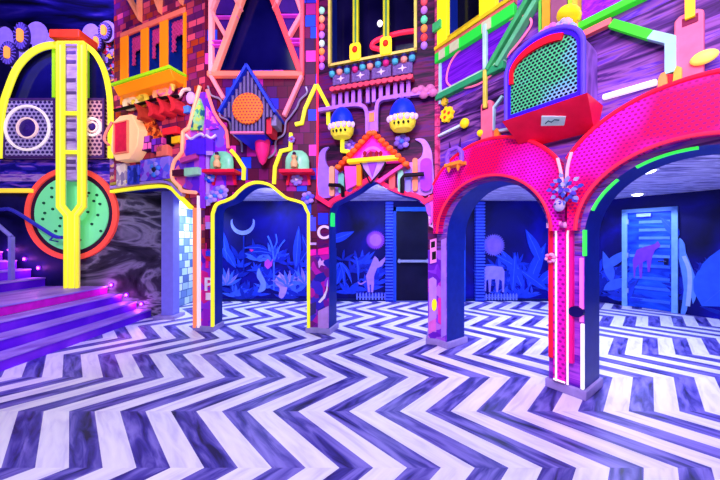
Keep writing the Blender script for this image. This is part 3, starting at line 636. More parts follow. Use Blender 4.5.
# birdhouse
BW = .42
c = M.uv(248, 109, BW)
th = Thing('birdhouse', 'grey slatted birdhouse with a round orange mesh disc and blue roof edges', 'birdhouse', M, c[0], M.uv(248, 140, .2)[1], 0)
g = M.q([(247.5, 69), (222, 112), (231, 118), (231, 133), (264, 133), (264, 118), (274, 112)], BW)
mb = th.mb(); mb.plate(g, 0, BW-.03); th.part('body', mb, p('2a1a5c'))
k = 4.33/FPX
for i in range(13):
    x = 225+i*3.85; t_ = abs(x-247.7); top = 69+t_*1.66+1.5; bot = 133 if t_ < 16.4 else 117
    a = M.uv(x, bot, BW); b = M.uv(x, top, BW)
    if b[1]-a[1] > .02: mb = th.mb(); mb.box(a[0]-.016, a[0]+.016, a[1], b[1], BW-.03, BW); th.part('slat', mb, p('6a6488'))
mb = th.mb(); mb.lathe((c[0], c[1], BW), [(15.6*k, 0), (15.6*k, .02), (14.6*k, .035), (0, .045)], 36, 'w'); th.part('mesh_disc', mb, perforated('orange_mesh', 'ff8a2c', 'b03a3c', .05, .3), 'round orange mesh disc')
for s, pts in ((0, [(247.5, 66), (220, 113)]), (1, [(247.5, 66), (276, 113)])):
    q = M.q(pts, BW); mb = th.mb(); mb.bar(q, .035, -.0, BW+.05); th.part('roof_board', mb, p('2a4ae8'), 'bright blue roof edge')
mb = th.mb(); q = M.q([(231, 133), (264, 133)], BW); mb.bar(q, .03, BW-.02, BW+.03); th.part('sill', mb, p('e87a9c'))
a, b = g[3], g[4]; mb = th.mb(); v0 = a[1]
mb.hull([(a[0], v0, 0), (b[0], v0, 0), (b[0], v0, BW-.03), (a[0], v0, BW-.03)], [(a[0]+.16, v0-.13, .0), (b[0]-.1, v0-.13, .0), (b[0]-.1, v0-.13, .12), (a[0]+.16, v0-.13, .12)]); th.part('underside', mb, p('1a1ae0'), 'blue sloping underside')
mb = th.mb(); mb.lathe((c[0]+.12, v0-.42, .16), [(.0, 0), (.05, .05), (.10, .2), (.12, .38), (.1, .42)], 16); th.part('finial', mb, p('ff2a7c'), 'pink cone finial')
for i in range(2):
    q = M.uv(271+i*4.5, 126-i*8, .25); mb = th.mb(); mb.box(q[0]-.03, q[0]+.05, q[1]-.16, q[1]+.08, .1, .36); th.part('bracket', mb, p('8a8aa8') if i else p('d82a3c'))
# wires
tubes('wavy_wire', 'silver wavy wire left of the birdhouse', 'wire', M, [(208, 86), (211, 95), (220, 99), (222, 106), (220, 116), (229, 121), (232, 133), (241, 142), (242, 152)], .016, SILV, .04, 4)
tubes('wavy_wire', 'silver wavy wire right of the birdhouse', 'wire', M, [(306, 87), (307, 93), (300, 100), (297, 107), (290, 117), (286, 122), (284, 134), (276, 140), (275, 152), (268, 158)], .016, SILV, .04, 4)
# neon edge of the arch
q = M.q([(212.5, 330), (212.5, 214)], .03)+[(u, v+.03) for u, v in March[2:-2]]+M.q([(308.5, 214), (308.5, 332)], .03)
q[-1] = (q[-1][0], .09); q[0] = (q[0][0], .09)
single('neon_tube', 'yellow neon tube around the ogee arch between the slim pillar and the LC pillar', 'neon tube', M, (q[0][0], .09, 0), lambda m: m.bar(q, .045, 0, .05), NY, bevel=.008)
neon('yellow zigzag neon tube left of the pink cone finial', M, [(231, 150), (237, 157), (244, 168), (243.5, 180)], .055, NY)
neon('long yellow zigzag neon tube right of the pink cone finial', M, [(291, 133), (290.5, 149), (281, 151), (275, 167), (274, 184)], .055, NY)
neon('bent yellow neon tube left of the red joint line', M, [(316, 85), (305, 109), (302, 123), (295, 124.5)], .055, NY)
neon('bent yellow neon tube right of the red joint line', K, [(317, 85), (328, 106), (328.5, 125)], .055, NY)
neon('thin red neon line down the joint left of the bulb window', K, [(317.5, -40), (317.5, 196)], .03, NR, dep=.03)
# spire house
boards('house_board', 'purple painted board of the spire house on the front edge', 'board', M, [(205.5, 92), (216, 118), (224, 126), (226, 148), (226, 200), (208, 203), (206, 203)], .03, collage('spire_paint', ['8a2ae0', 'c03ad8', '5a2ae8', 'e04ab0', '7a5af0', 'a83ae0'], 6))
boards('house_board', 'pink and violet painted board left of the spire house edge', 'board', L, [(200, 92), (191, 118), (184, 131), (181, 153), (176, 160), (173, 178), (184, 188), (196, 192), (205, 196), (205, 92)], .03, collage('spire_paint_left', ['a03ad0', 'e85a9c', '6a2ae0', 'ff7ab0', '8a4af0', 'c050e0'], 6))
tubes('spire_outline', 'peach neon outline down the left of the spire house', 'neon tube', L, [(200, 86), (193, 112), (189, 128), (183, 132), (182, 152), (175, 160), (172, 171), (173, 180), (180, 187), (182, 191), (196, 192.5)], .03, glow('ffa884', .6), .06, 2)
tubes('spire_outline', 'salmon neon outline down the right of the spire house', 'neon tube', M, [(207, 90), (214, 112), (222, 124), (226.5, 131), (228, 148)], .026, glow('ff7a7c', .5), .06, 2)
boards('stained_pane', 'green stained glass stripe in the spire house', 'pane', L, [(199, 98), (203, 110), (201, 130), (190, 130), (194, 112)], .07, collage('green_glass', ['7ae070', '3ab8a0', 'c8f06a', '2a6a8a', '9af0a0'], 12), .03)
boards('stained_pane', 'pink stained glass stripe right of the green one in the spire house', 'pane', M, [(206, 106), (212, 114), (218, 128), (206, 130)], .07, collage('pink_glass', ['ff5ac0', 'c83ae0', 'ff8ab8', '8a3af0'], 12), .03)
boards('blue_block', 'deep violet block under the stained glass of the spire house', 'block', L, [(186, 140), (204, 138), (204, 154), (186, 155)], .1, p('5a2af0'), .03)
boards('blue_block', 'deep violet block right of the spire house edge under the pink glass', 'block', M, [(206, 138), (213, 140), (213, 153), (206, 154)], .1, p('6a2ae0'), .03)
tubes('scallop_trim', 'white scalloped trim left of the spire house edge', 'trim', L, [(186, 135), (191, 139), (196, 136), (201, 134), (204, 136)], .022, WHT, .1, 3)
tubes('scallop_trim', 'white scalloped trim right of the spire house edge', 'trim', M, [(206, 135), (211, 138), (216, 135)], .022, WHT, .1, 3)
boards('lilac_bar', 'short lilac bar crossing the spire house', 'bar', M, [(206, 151), (213, 151), (213, 155), (206, 155)], .12, LIL, .03)
boards('mint_bar', 'mint bar on the left side of the spire house', 'bar', L, [(184, 168), (198, 167), (198, 174), (184, 176)], .12, p('a8f0b8'), .03)
boards('purple_bar', 'dark plum bar left of the mint bar', 'bar', L, [(172, 170), (183, 169), (183, 175), (172, 176)], .1, p('5a1a3c'), .03)
boards('pink_bar', 'rose bar above the mint bar', 'bar', L, [(180, 158), (196, 153), (196, 158), (180, 163)], .1, p('d84aa0'), .03)
boards('lilac_column', 'tall lilac column on the corner of the spire house', 'column', M, [(206, 122), (209, 122), (209.5, 205), (206, 206)], .06, LIL, .03)
boards('lilac_column', 'lilac column left of the corner of the spire house', 'column', L, [(199, 150), (204, 150), (204, 208), (200, 208)], .06, p('a03af0'), .03)
for i, (a, b, col) in enumerate((((198, 222), (210, 229), 'b090e8'), ((199, 243), (206, 251), 'ff1a8c'), ((203, 251), (211, 257), '2a40e0'), ((204, 256), (211, 261), 'e02040'), ((199, 259), (208, 268), 'ff1a8c'), ((203, 293), (211, 300), 'f8e0f0'))):
    nm = ('lilac', 'upper pink', 'blue', 'red', 'lower pink', 'pale')[i]
    u0, v1 = L.uv(a[0], a[1], .02) if b[0] < 206 else M.uv(max(a[0], 205.6), a[1], .02)
    fr = L if b[0] < 206 else M; u1, v0 = fr.uv(b[0], b[1], .02)
    single('paint_patch', f'{nm} painted patch on the slim neon edged pillar', 'patch', fr, (u0, v0, .002), lambda m: m.box(u0, u1, v0, v1, .002, .02), p(col))
# domes and shelves
def dome_shelf(x0, x1, yt, ys, lab, col):
    a = M.uv(x0, ys, .14); b = M.uv(x1, ys, .14); c = ((a[0]+b[0])/2, a[1]); r = (b[0]-a[0])/2
    th = Thing('shelf', f'red shelf on slanted legs {lab}', 'shelf', M, c[0], c[1]-.2, 0)
    mb = th.mb(); mb.box(a[0]-.07, b[0]+.07, c[1]-.06, c[1]-.005, .0, .24); th.part('top', mb, RED, bevel=.008)
    for s in (-1, 1): mb = th.mb(); mb.bar([(c[0]+s*r*.8, c[1]-.06), (c[0]+s*r*.95, c[1]-.22)], .04, .02, .06); th.part('leg', mb, RED)
    mb = th.mb(); mb.box(a[0], b[0], c[1]-.22, c[1]-.06, .0, .02); th.part('back_panel', mb, p('b81a8c'))
    t2 = Thing('dome', f'mint green glass dome {lab}', 'dome', M, c[0], c[1], .13)
    h = M.uv(x0, yt, .14)[1]-a[1]
    prof = [(r, 0), (r, h*.45), (r*.93, h*.65), (r*.75, h*.83), (r*.45, h*.96), (0, h)]
    mb = t2.mb(); mb.lathe((c[0], c[1], .13), [(x*.8, y) for x, y in prof], 24); mb.v = [(u if True else u, v, .125+(w-.13)*.42) for u, v, w in mb.v]; mb.v = [(c[0]+(u-c[0])/.8, v, w) for u, v, w in mb.v]; t2.part('glass', mb, paint(col, .2, .2, 6))
    mb = t2.mb(); mb.lathe((c[0]-.02, c[1]+.02, .23), [(.05, 0), (.06, .06), (.03, .12), (.05, .17), (.0, .2)], 10); t2.part('figurine', mb, p('e8c87a'))
    mb = t2.mb(); mb.ball((c[0]-.02, c[1]+.23, .235), .03, 8, 6); t2.part('knob', mb, p('3a1a3c'))
dome_shelf(209.5, 233, 151, 170, 'beside the spire house', '7ae8a0')
dome_shelf(285, 309, 150, 170, 'beside the thin red joint line', '8af0a8')
FL = [SKY, LAV, LIL, p('d8d0ff')]
rosette('small blue lilac flower above the left shoulder of the yellow ogee arch', M, 212, 197, .11, FL, .02)
rosette('lilac flower under the left red shelf', M, 222, 192, .12, [LIL, p('c8b0f0'), LAV, SKY], .02)
rosette('blue flower left of the mint glass dome by the spire house column', M, 206.5+4, 178, .09, [SKY, BLUE, LAV, WHT], .05)
rosette('silver lilac flower under the right red shelf', M, 297, 180, .10, [p('a8a0d8'), LAV, LIL, WHT], .02)
rosette('blue violet flower above the right shoulder of the yellow ogee arch', M, 308, 198, .11, [p('6a5ae8'), LAV, LIL, SKY], .02)
rosette('tiny lilac flower right of the bent yellow neon tube', M, 292, 140, .06, [LIL, LAV, p('d84a7a')], .02)
# letters and marks
def text(name, label, fr, x, y, size, s, mat, cat, w=.012, rot=0):
    cu = bpy.data.curves.new('t', 'FONT'); cu.body = s; cu.size = size; cu.extrude = .008; cu.offset = .006; cu.align_x = 'CENTER'; cu.align_y = 'CENTER'
    o = bpy.data.objects.new('t', cu); COL.objects.link(o); dg = bpy.context.evaluated_depsgraph_get(); me = bpy.data.meshes.new_from_object(o.evaluated_get(dg)); bpy.data.objects.remove(o)
    for vv in me.vertices: x_, y_, z_ = vv.co; vv.co = (x_, -z_, y_)
    me.materials.clear(); me.materials.append(mat); n = bpy.data.objects.new(name, me); COL.objects.link(n)
    u, v = fr.uv(x, y, w); p_ = fr.world(u, w); n.location = (p_.x, p_.y, v); n.rotation_euler = (0, rot, fr.ang); return tag(n, label, cat)
text('letter', 'small lilac letter L at the left edge of the pillar between the ogee arches', M, 311.5, 239, .3, 'L', p('c8a8f0'), 'letter')
text('letter', 'white letter C beside the letter L on the pillar', K, 323, 233, .3, 'C', p('f4e4ff'), 'letter')
text('letter', 'white painted letter P on the slim neon edged pillar', M, 208.5, 285, .3, 'P', p('f4e4ff'), 'letter')
boards('paint_patch', 'magenta band under the letter C', 'patch', K, [(318, 249), (328.5, 247), (328.5, 254), (318, 255)], .012, p('ff1aa0'), .002)
boards('paint_patch', 'magenta band under the letter L', 'patch', M, [(310, 250), (316, 249), (316, 255), (310, 256)], .012, p('f01ab0'), .002)
boards('paint_patch', 'blue patch above the letter L', 'patch', M, [(310, 217), (316, 217), (316, 231), (310, 231)], .012, p('4a50f0'), .002)
boards('paint_patch', 'blue patch above the letter C', 'patch', K, [(318, 213), (328, 213), (328, 224), (318, 225)], .012, p('2a3ae8'), .002)
boards('paint_patch', 'white scribbled star under the magenta band', 'patch', K, [(318, 262), (320, 258), (321, 261), (324, 260), (323, 263), (325, 266), (321, 265), (319, 268)], .012, p('d8a8f8'), .002)
boards('paint_patch', 'white curved blade low on the pillar between the ogee arches', 'patch', K, [(318, 302), (323, 296), (326, 290), (327.5, 280), (327.5, 290), (325, 298), (320, 303)], .012, p('f4e8ff'), .002)
boards('paint_patch', 'pale lilac base panel low on the right face of the LC pillar', 'patch', K, [(318, 311), (328.5, 306), (328.5, 328), (318, 329)], .012, p('c090e0'), .002)
boards('paint_patch', 'dark violet base panel low on the left face of the LC pillar', 'patch', M, [(310, 304), (316, 302), (316, 313), (310, 316)], .012, p('3a2a80'), .002)

# ================================================================== middle front: bulb window, domed lamps, gable
u0, u1, v0, v1 = kwin[0][0], kwin[1][0], kwin[0][1], kwin[2][1]
th = Thing('bulb_window', 'wide dark window with thin yellow frame and two lime mullions with red bulbs', 'window', K, (u0+u1)/2, v0, 0)
for r_, nm in (((u0-.03, u0+.01, v0-.03, v1), 'frame_post'), ((u1-.01, u1+.03, v0-.03, v1), 'frame_post'), ((u0-.03, u1+.03, v0-.04, v0), 'frame_rail')):
    mb = th.mb(); mb.box(*r_, -.02, .05); th.part(nm, mb, p('e8e060'))
mb = th.mb(); mb.box(u0, u1, v0, v1, -.28, -.26); th.part('pane', mb, paint('080430', .1, .4, 1.5))
for x, y in ((355.5, 55), (386, 48)):
    a = K.uv(x, y, .05); mb = th.mb(); mb.box(a[0]-.045, a[0]+.045, v0, v1, 0, .05); b = th.part('mullion', mb, p('c8d81c'))
    mb = th.mb(); mb.box(a[0]-.012, a[0]+.012, v0+.2, v1, .05, .06); th.part('groove', mb, p('3a8a4c'), sub=b)
    mb = th.mb(); mb.plate(rrect(a[0]-.085, a[0]+.085, v0-.03, v0+.22, .04), .04, .08); th.part('bulb_plate', mb, glow('fff01e', .7), 'bright yellow plate')
    mb = th.mb(); mb.ball((a[0], v0+.12, .09), (.045, .05, .03), 10, 6); th.part('bulb', mb, p('e03a1c'), 'red bulb')
q = K.q([(414, 31), (400, 33), (385, 37), (374, 42), (372, 47), (378, 49), (386, 51)], -.15)
single('loop_reflection', 'red neon loop reflected in the bulb window', 'neon tube', K, (q[0][0], q[-1][1], -.15), lambda m: m.tube([(u, v, -.15) for u, v in smooth(q, 5)], .035, 8), NR)  # glowing tube stands in for a neon reflection in the window
c = K.uv(380, 23.5, -.15); single('small_lamp', 'small white lamp inside the bulb window', 'lamp', K, (c[0], c[1]-.04, -.15), lambda m: m.ball((c[0], c[1], -.15), .045, 12, 8), glow('f0e8ff', 1.5))
names = ['topmost', 'second', 'third', 'fourth', 'fifth', 'sixth', 'seventh', 'eighth']
for i, (y, col, cn) in enumerate(((10, 'a0f0c8', 'mint'), (18.5, 'ffb07a', 'peach'), (26.5, 'ff5a6a', 'red'), (34.5, 'c07af0', 'lilac'), (43, 'c8f0e0', 'pale mint'), (51, 'ffa04a', 'orange'), (58.5, 'ff5a9c', 'pink'), (66, 'b06af0', 'violet'))):
    c = K.uv(321.5, y, .02); single('round_bulb', f'{cn} round bulb, {names[i]} in the left bulb column', 'bulb', K, (c[0], c[1]-.05, 0), lambda m: m.ball((c[0], c[1], .005), (.05, .055, .045), 12, 8), glow(col, .35), group='bulbs beside the wide window')
for i, (y, col, cn) in enumerate(((1, 'ff5a6a', 'red'), (9.5, 'c87af0', 'lilac'), (19, '6af0b0', 'mint'), (28, 'ff9a4a', 'orange'), (37, 'ff4a4a', 'red'), (45, 'b07af0', 'violet'))):
    c = K.uv(424, y, .02); single('round_bulb', f'{cn} round bulb, {names[i]} in the right bulb column', 'bulb', K, (c[0], c[1]-.05, 0), lambda m: m.ball((c[0], c[1], .005), (.05, .055, .045), 12, 8), glow(col, .35), group='bulbs beside the wide window')
OR = ['leftmost', 'second', 'third', 'fourth', 'fifth', 'middle', 'seventh', 'eighth', 'ninth', 'tenth', 'rightmost']
for i, (x, y) in enumerate(((332, 72.5), (339.5, 70.5), (347, 69.5), (355, 68), (362.5, 66), (370, 65), (378, 63), (386, 61.5), (395, 60), (404, 58), (412, 56.5))):
    cn, col = (('teal', '48c8c8'), ('peach', 'f0a888'), ('teal', '48b8c8'), ('magenta', 'd02a7c'))[i % 4]
    c = K.uv(x, y, .06); th = Thing('capsule', f'{cn} capsule with a dark cap, {OR[i]} in the row under the bulb window', 'capsule', K, c[0], c[1]-.07, 0, 'capsules in the row under the bulb window')
    mb = th.mb(); mb.lathe((c[0], c[1]-.07, .055), [(.02, 0), (.045, .02), (.05, .07)], 12); th.part('cup', mb, p(col))
    mb = th.mb(); mb.lathe((c[0], c[1], .055), [(.05, 0), (.05, .04), (.03, .06), (0, .065)], 12); th.part('cap', mb, p('1a1a5c'))
for i, (x0, x1, y0, y1) in enumerate(((332.5, 349.5, 76, 85.5), (351.5, 369.5, 72.5, 83), (371.5, 391, 68.5, 79.5), (392.5, 412.5, 64.5, 75.5))):
    a = K.uv(x0, y1, .05); b = K.uv(x1, y0, .05); vv0, vv1 = K.uv(372, 79, .05)[1], K.uv(372, 68, .05)[1]
    th = Thing('star_panel', f'grey speckled panel with a white star, {("leftmost", "second", "third", "rightmost")[i]} of four', 'panel', K, (a[0]+b[0])/2, vv0, 0)
    mb = th.mb(); mb.box(a[0], b[0], vv0, vv1, 0, .05); th.part('block', mb, paint('6a5890', .6, .35, 40), bevel=.006)
    cu, cv = (a[0]+b[0])/2, (vv0+vv1)/2; st = [(cu+(.07 if j % 2 == 0 else .02)*math.cos(j*PI/4), cv+(.055 if j % 2 == 0 else .018)*math.sin(j*PI/4)) for j in range(8)]
    mb = th.mb(); mb.plate(st, .05, .06); th.part('star', mb, p('e8e0ff'))
# awning, comb rail and post
a = K.uv(330, 92.5, .2); b = K.uv(413, 77.5, .2); va = (a[1]+b[1])/2
th = Thing('awning', 'narrow red scalloped awning under the four grey star panels', 'awning', K, (a[0]+b[0])/2, va-.05, 0)
mb = th.mb(); mb.hull([(a[0], va+.02, .22), (b[0], va+.02, .22), (b[0], va+.06, .0), (a[0], va+.06, .0)], [(a[0], va+.05, .22), (b[0], va+.05, .22), (b[0], va+.09, 0), (a[0], va+.09, 0)]); th.part('roof', mb, p('ff5a6a'))
for i in range(14):
    x = a[0]+(b[0]-a[0])*(i+.5)/14; mb = th.mb(); mb.disc((x, va+.025), (b[0]-a[0])/28, .20, .225, 14, .035); th.part('scallop', mb, p('ff4a5c'))
th = Thing('comb_rail', 'lilac comb shaped railing with a splayed center post above the red gable', 'railing', K, *K.uv(371, 133, .1), 0)
lc = p('b47ae0')
for q in (smooth(K.q([(319, 110.5), (335, 108), (350, 105.5), (362, 106), (367, 113), (367.5, 134)], .1), 4), smooth(K.q([(434, 92), (410, 95), (390, 98), (381, 100), (377, 107), (376.5, 132)], .1), 4)):
    mb = th.mb(); mb.bar(q, .055, .06, .13); th.part('rail', mb, lc)
for x in (334, 340.5, 347, 353.5, 360, 368, 374, 381, 388, 395.5, 402, 408.5):
    yt = 95-(x-330)*.18; yb = 108-(x-330)*.13; c0 = K.uv(x, yb, .1); c1 = K.uv(x, yt, .1); mb = th.mb(); mb.box(c0[0]-.028, c0[0]+.028, c0[1], c1[1], .07, .12); th.part('baluster', mb, lc)
mb = th.mb(); mb.plate(K.q([(367.5, 112), (376.5, 110), (376.5, 132), (367.5, 134)], .1), .05, .11); th.part('post', mb, lc)
mb = th.mb(); mb.plate(K.q([(369, 113), (375, 112), (375, 121), (369, 122)], .12), .11, .12); th.part('inlay', mb, p('ffa050'), 'orange inlay')
q = [K.uv(x, y, .06) for x, y in ((416, 93), (421, 91), (426, 93), (430, 90), (424, 96), (433, 94))]
for i, c in enumerate(q[:4]): pass
th = Thing('coral_cluster', 'pink grey cluster of small blossoms at the right end of the comb railing', 'flower', K, q[2][0], q[4][1]-.05, .06)
for c in q: mb = th.mb(); mb.ball((c[0], c[1], .1), (.07, .06, .05), 8, 5); th.part('blossom', mb, p('c87aa0'))
# domed lamps
def lamp(x, yt, ym, yb, rpx, label, stem):
    w = .17; a = K.uv(x, ym, w); tp = K.uv(x, yt, w)[1]; bt = K.uv(x, yb, w)[1]; r = K.uv(x+rpx, ym, w)[0]-a[0]
    th = Thing('dome_lamp', label, 'lamp', K, a[0], bt, 0)
    mb = th.mb(); mb.ball((a[0], a[1], w), (r, tp-a[1], w*.95), 24, 8, 0, PI/2); th.part('shade', mb, paint('1438f0', .35, .1), 'deep blue dome')
    mb = th.mb(); h = a[1]-bt; mb.lathe((a[0], bt, 0), [(r*.3, 0), (r*.72, h*.1), (r*.93, h*.35), (r*1.0, h*.65), (r*.98, h*.98)], 24); mb.v = [(u, v, w+w_*.9*w/r) for u, v, w_ in mb.v]; th.part('bowl', mb, glow('f0f03c', .25), 'yellow bowl')
    for i in range(7):
        f = PI*(i+.5)/7; cx = a[0]-math.cos(f)*r*1.02; mb = th.mb(); mb.ball((cx, a[1]-.02-h*.14*math.sin(f), w+math.sin(f)*w*.92), (r*.19, h*.22, .03), 10, 6); th.part('ruffle', mb, glow('e8d0f8', .2))
    for i in range(6):
        f = PI*(i+1)/7; cx = a[0]-math.cos(f)*r*.8; mb = th.mb(); mb.ball((cx, a[1]-h*(.42+.2*math.sin(f)), w+math.sin(f)*w*.84), (r*.1, h*.11, .03), 8, 5); th.part('hole', mb, p('143a1c'))
    mb = th.mb(); mb.box(a[0]-.03, a[0]+.03, a[1]-.08, a[1]-.02, 0, .1); th.part('wall_arm', mb, p('8a6ae0'))
    if stem:
        q = K.q(stem, .1); mb = th.mb(); mb.bar(q, .05, .08, .13); th.part('stem', mb, NY, 'yellow bent stem')
lamp(342, 107.5, 125, 139, 11.5, 'blue domed wall lamp with yellow bent stem left of the red gable', [(342.5, 137), (342.5, 151), (350, 152)])
lamp(402.5, 98.5, 117, 131.5, 13.5, 'blue domed wall lamp right of the red gable peak', None)
rosette('grey violet flower under the right blue domed lamp', K, 402, 142, .12, [p('7a6ac0'), p('5a4aa8'), LAV, SKY], .03)
rosette('violet flower beside the bent yellow stem', K, 350, 146, .10, [p('6a4ac0'), p('8a5ae0'), LAV, LIL], .03)
# red gable house
th = Thing('gable_house', 'red scaled gable shrine with a glowing magenta inside and yellow beam', 'house', K, *K.uv(372, 184, .1), 0)
gw = .2
mb = th.mb(); mb.plate(K.q([(371.5, 134), (344, 163), (402, 161)], gw*.6), 0, gw*.6); th.part('gable', mb, glow('ff2ac0', .35), 'magenta gable')
for (ax, ay), (bx, by), n in (((371.5, 131), (336, 169), 9), ((371.5, 131), (408, 166), 9)):
    q = K.q([(ax, ay), (bx, by)], gw); mb = th.mb(); mb.bar(q, .05, 0, gw); rf = th.part('roof_board', mb, p('ff3a2a'))
    for i in range(n):
        f = (i+.5)/n; mb = th.mb(); mb.ball((q[0][0]+(q[1][0]-q[0][0])*f, q[0][1]+(q[1][1]-q[0][1])*f, gw), (.055, .04, .035), 8, 5); th.part('scale', mb, p('ff5a1c') if i % 2 else p('ff7a2a'), sub=rf)
for i, (r_, col) in enumerate(((11, 'ff7ad8'), (8, 'd83aa8'), (5.5, '8a1a4c'))):
    c = K.uv(372, 159, gw*.6+.02); rr = r_*4.4/FPX; mb = th.mb(); mb.plate([(c[0]-rr, c[1])]+circ((c[0], c[1]+.02), rr, 14, 0, PI)[::-1]+[(c[0]+rr, c[1])][:1], gw*.6+i*.012, gw*.6+.02+i*.012); th.part('niche_arch', mb, p(col))
for x in (364, 370, 376, 380):
    c = K.uv(x, 158, gw); mb = th.mb(); mb.lathe((c[0], c[1], gw*.8), [(.03, 0), (.02, .05), (.03, .09), (0, .12)], 8); th.part('figurine', mb, p('a01a2c'))
q = K.q([(347, 160.5), (399, 158)], gw); mb = th.mb(); mb.box(q[0][0], q[1][0], q[0][1]-.04, q[0][1]+.02, .1, gw+.02); th.part('beam', mb, glow('ffe01e', .45), 'yellow beam', bevel=.01)
for x in (358,): c = K.uv(x, 161, gw); d = K.uv(x, 185, gw); mb = th.mb(); mb.box(c[0]-.035, c[0]+.035, d[1], c[1]-.05, gw-.1, gw-.03); th.part('post', mb, ORG)
for x, y in ((361, 188), (386, 186)):
    q = K.q([(x, 163), (x+(3 if x < 370 else -3), 170), (371, 184)], gw*.6); mb = th.mb(); mb.bar(q, .02, .14, .17); th.part('brace', mb, BLK)
mb = th.mb(); mb.plate(K.q([(360, 163), (386, 162), (374, 182)], .1), .05, .14); th.part('inverted_panel', mb, p('c09af0'), 'lilac inverted triangle')
mb = th.mb(); mb.plate(K.q([(368, 163), (378, 163), (373, 178)], .1), .14, .155); th.part('core_panel', mb, p('9a4af0'))
# horn boards and coloured columns
boards('horn_board', 'lilac horn shaped board left of the red gable', 'board', K, [(318.5, 195), (318.5, 160), (320, 152), (324, 148), (329, 147), (326, 151), (325, 158), (327, 165), (331, 168), (338, 166), (343, 172), (343, 190), (336, 196)], .04, p('a07ae8'), sm=3)
boards('horn_board', 'lilac horn shaped board right of the red gable', 'board', K, [(432, 193), (432.5, 160), (430, 147), (424, 139), (415, 139), (421, 143), (423, 149), (421, 157), (413, 162), (404, 163), (398, 170), (398, 188), (408, 193)], .04, p('b08ae0'), sm=3)
def kcol(label, x, yt, yb, wd, mat, w=.09):
    a = K.uv(x, yb, w); b = K.uv(x, yt, w); boards_ = rrect(a[0]-wd/2, a[0]+wd/2, a[1], b[1], wd*.45)
    single('painted_column', label, 'column', K, (a[0], a[1], .04), lambda m: m.plate(boards_, .04, w), mat)
kcol('peach rounded column on the left lilac horn board', 331.5, 166, 196, .085, p('ffb880')); kcol('mint rounded column right of the peach one', 341, 173, 193, .09, p('7ae0b8'))
kcol('violet rounded column left of the yellow gable post', 349.5, 176, 192, .1, p('9a5ae8')); kcol('orange column beside the yellow gable post', 354, 172, 189, .07, p('ff7a4c'))
kcol('salmon column right of the lilac inverted triangle', 392, 172, 189, .09, p('ff6a5c')); kcol('mint column beside the right black pipe', 400.5, 170, 192, .08, p('8af0b0'))
kcol('orange column in the middle of the right horn board', 415, 158, 191, .075, p('ffa060')); kcol('wide violet column on the right horn board', 426, 158, 191, .16, p('a03af8')); kcol('sky blue column behind the right black pipe', 408, 170, 192, .08, p('8a9af0'))
boards('eave_board', 'pink dotted eave board sloping right of the gable post', 'board', K, [(402, 163), (407, 164), (390, 175), (380, 183), (376, 181)], .16, p('ff4a9c'), .09)
boards('eave_board', 'pink eave board sloping left of the gable post', 'board', K, [(344, 166), (356, 166), (357, 184), (346, 190)], .16, p('f05ac0'), .12)
tubes('black_pipe', 'bent black pipe left of the gable', 'pipe', K, [(329, 185), (340, 185.5), (342.5, 187.5), (343, 197)], .03, BLK, .15, 0)
tubes('black_pipe', 'bent black pipe right of the gable', 'pipe', K, [(402, 193), (402, 179), (404.5, 175.5), (424, 174)], .03, BLK, .15, 0)
pts = [(u, v+.03) for u, v in Karch[4:-6]]; a = K.uv(318, 197); b = K.uv(437, 195)
pts = [a]+pts+[b]
single('arch_moulding', 'red moulding along the pointed arch below the gable', 'moulding', K, (a[0], a[1], 0), lambda m: m.bar(pts, .06, 0, .08), glow('ff2a5c', .35))
c = K.uv(330, 215, -.1); 
mg = K.uv(330.5, 214, -.12)
th = Thing('green_lamp', 'small green glowing patch lamp inside the left side of the pointed arch', 'lamp', K, at(K, 329)+.012, 1.72, -.12)
mb = th.mb(); mb.box(at(K, 329)+.001, at(K, 329)+.02, 1.72, 1.94, -.2, -.06); th.part('lens', mb, glow('20e060', .8))
# top of the lilac pillar
for i, (pts, col, lab) in enumerate((([(421, 198), (427, 201), (431, 207), (430, 216), (427, 213), (425, 205), (420, 202)], 'b060e8', 'violet curl at the top left of the lilac pillar'), ([(428, 196), (434, 199), (436, 210), (432, 222), (429, 224), (431, 212)], 'e05ad8', 'pink curl at the top of the lilac pillar'))):
    boards('curl_board', lab, 'board', K, pts, .05, p(col), sm=3)
boards('paint_patch', 'yellow flower painted on the lilac pillar', 'patch', K, [(434, 299), (436.3, 301), (436.3, 308), (434, 311), (432, 308), (432, 302)], .014, glow('f8f01e', .4), .002, sm=3)
for i, (pts, col, lab) in enumerate((([(429, 279), (433, 277), (436.5, 280), (436.5, 318), (429, 322)], 'c090e8', 'pale lilac figure around the yellow flower on the pillar'), ([(429, 322), (436, 318), (436, 330), (429, 334)], 'e070d0', 'pink patch below the yellow flower'))):
    boards('paint_patch', lab, 'patch', K, pts, .006, p(col), .001)
boards('frame_chain', 'small white square frame, topmost of the chain on the lilac pillar', 'frame', K, [(428.3, 216), (433, 217), (433, 228), (429, 226)], .03, p('e8c8f0'))
boards('frame_chain', 'black center of the topmost square on the lilac pillar', 'frame', K, [(429.3, 219), (432, 220), (432, 225), (430, 224)], .036, BLK)
boards('frame_chain', 'pink square plate in the middle of the lilac pillar', 'frame', K, [(430, 240), (436.5, 238), (436.5, 262), (430, 264)], .03, p('ff9ae0'))
boards('frame_chain', 'upper black hole in the pink plate on the lilac pillar', 'frame', K, [(431, 242), (435, 241), (435, 247), (431, 248)], .036, BLK)
boards('frame_chain', 'lower black hole in the pink plate on the lilac pillar', 'frame', K, [(432, 252), (436, 251), (436, 259), (432, 260)], .036, BLK)
boards('paint_patch', 'lilac stripe down the right face of the lilac pillar', 'patch', R, [(441, 240), (446, 238), (446, 335), (441, 338)], .01, p('b088f0'), .001)
boards('paint_patch', 'pink stripe low on the right face of the lilac pillar', 'patch', R, [(438, 298), (441, 298), (441, 325), (438, 322)], .012, p('ff3ac0'), .001)
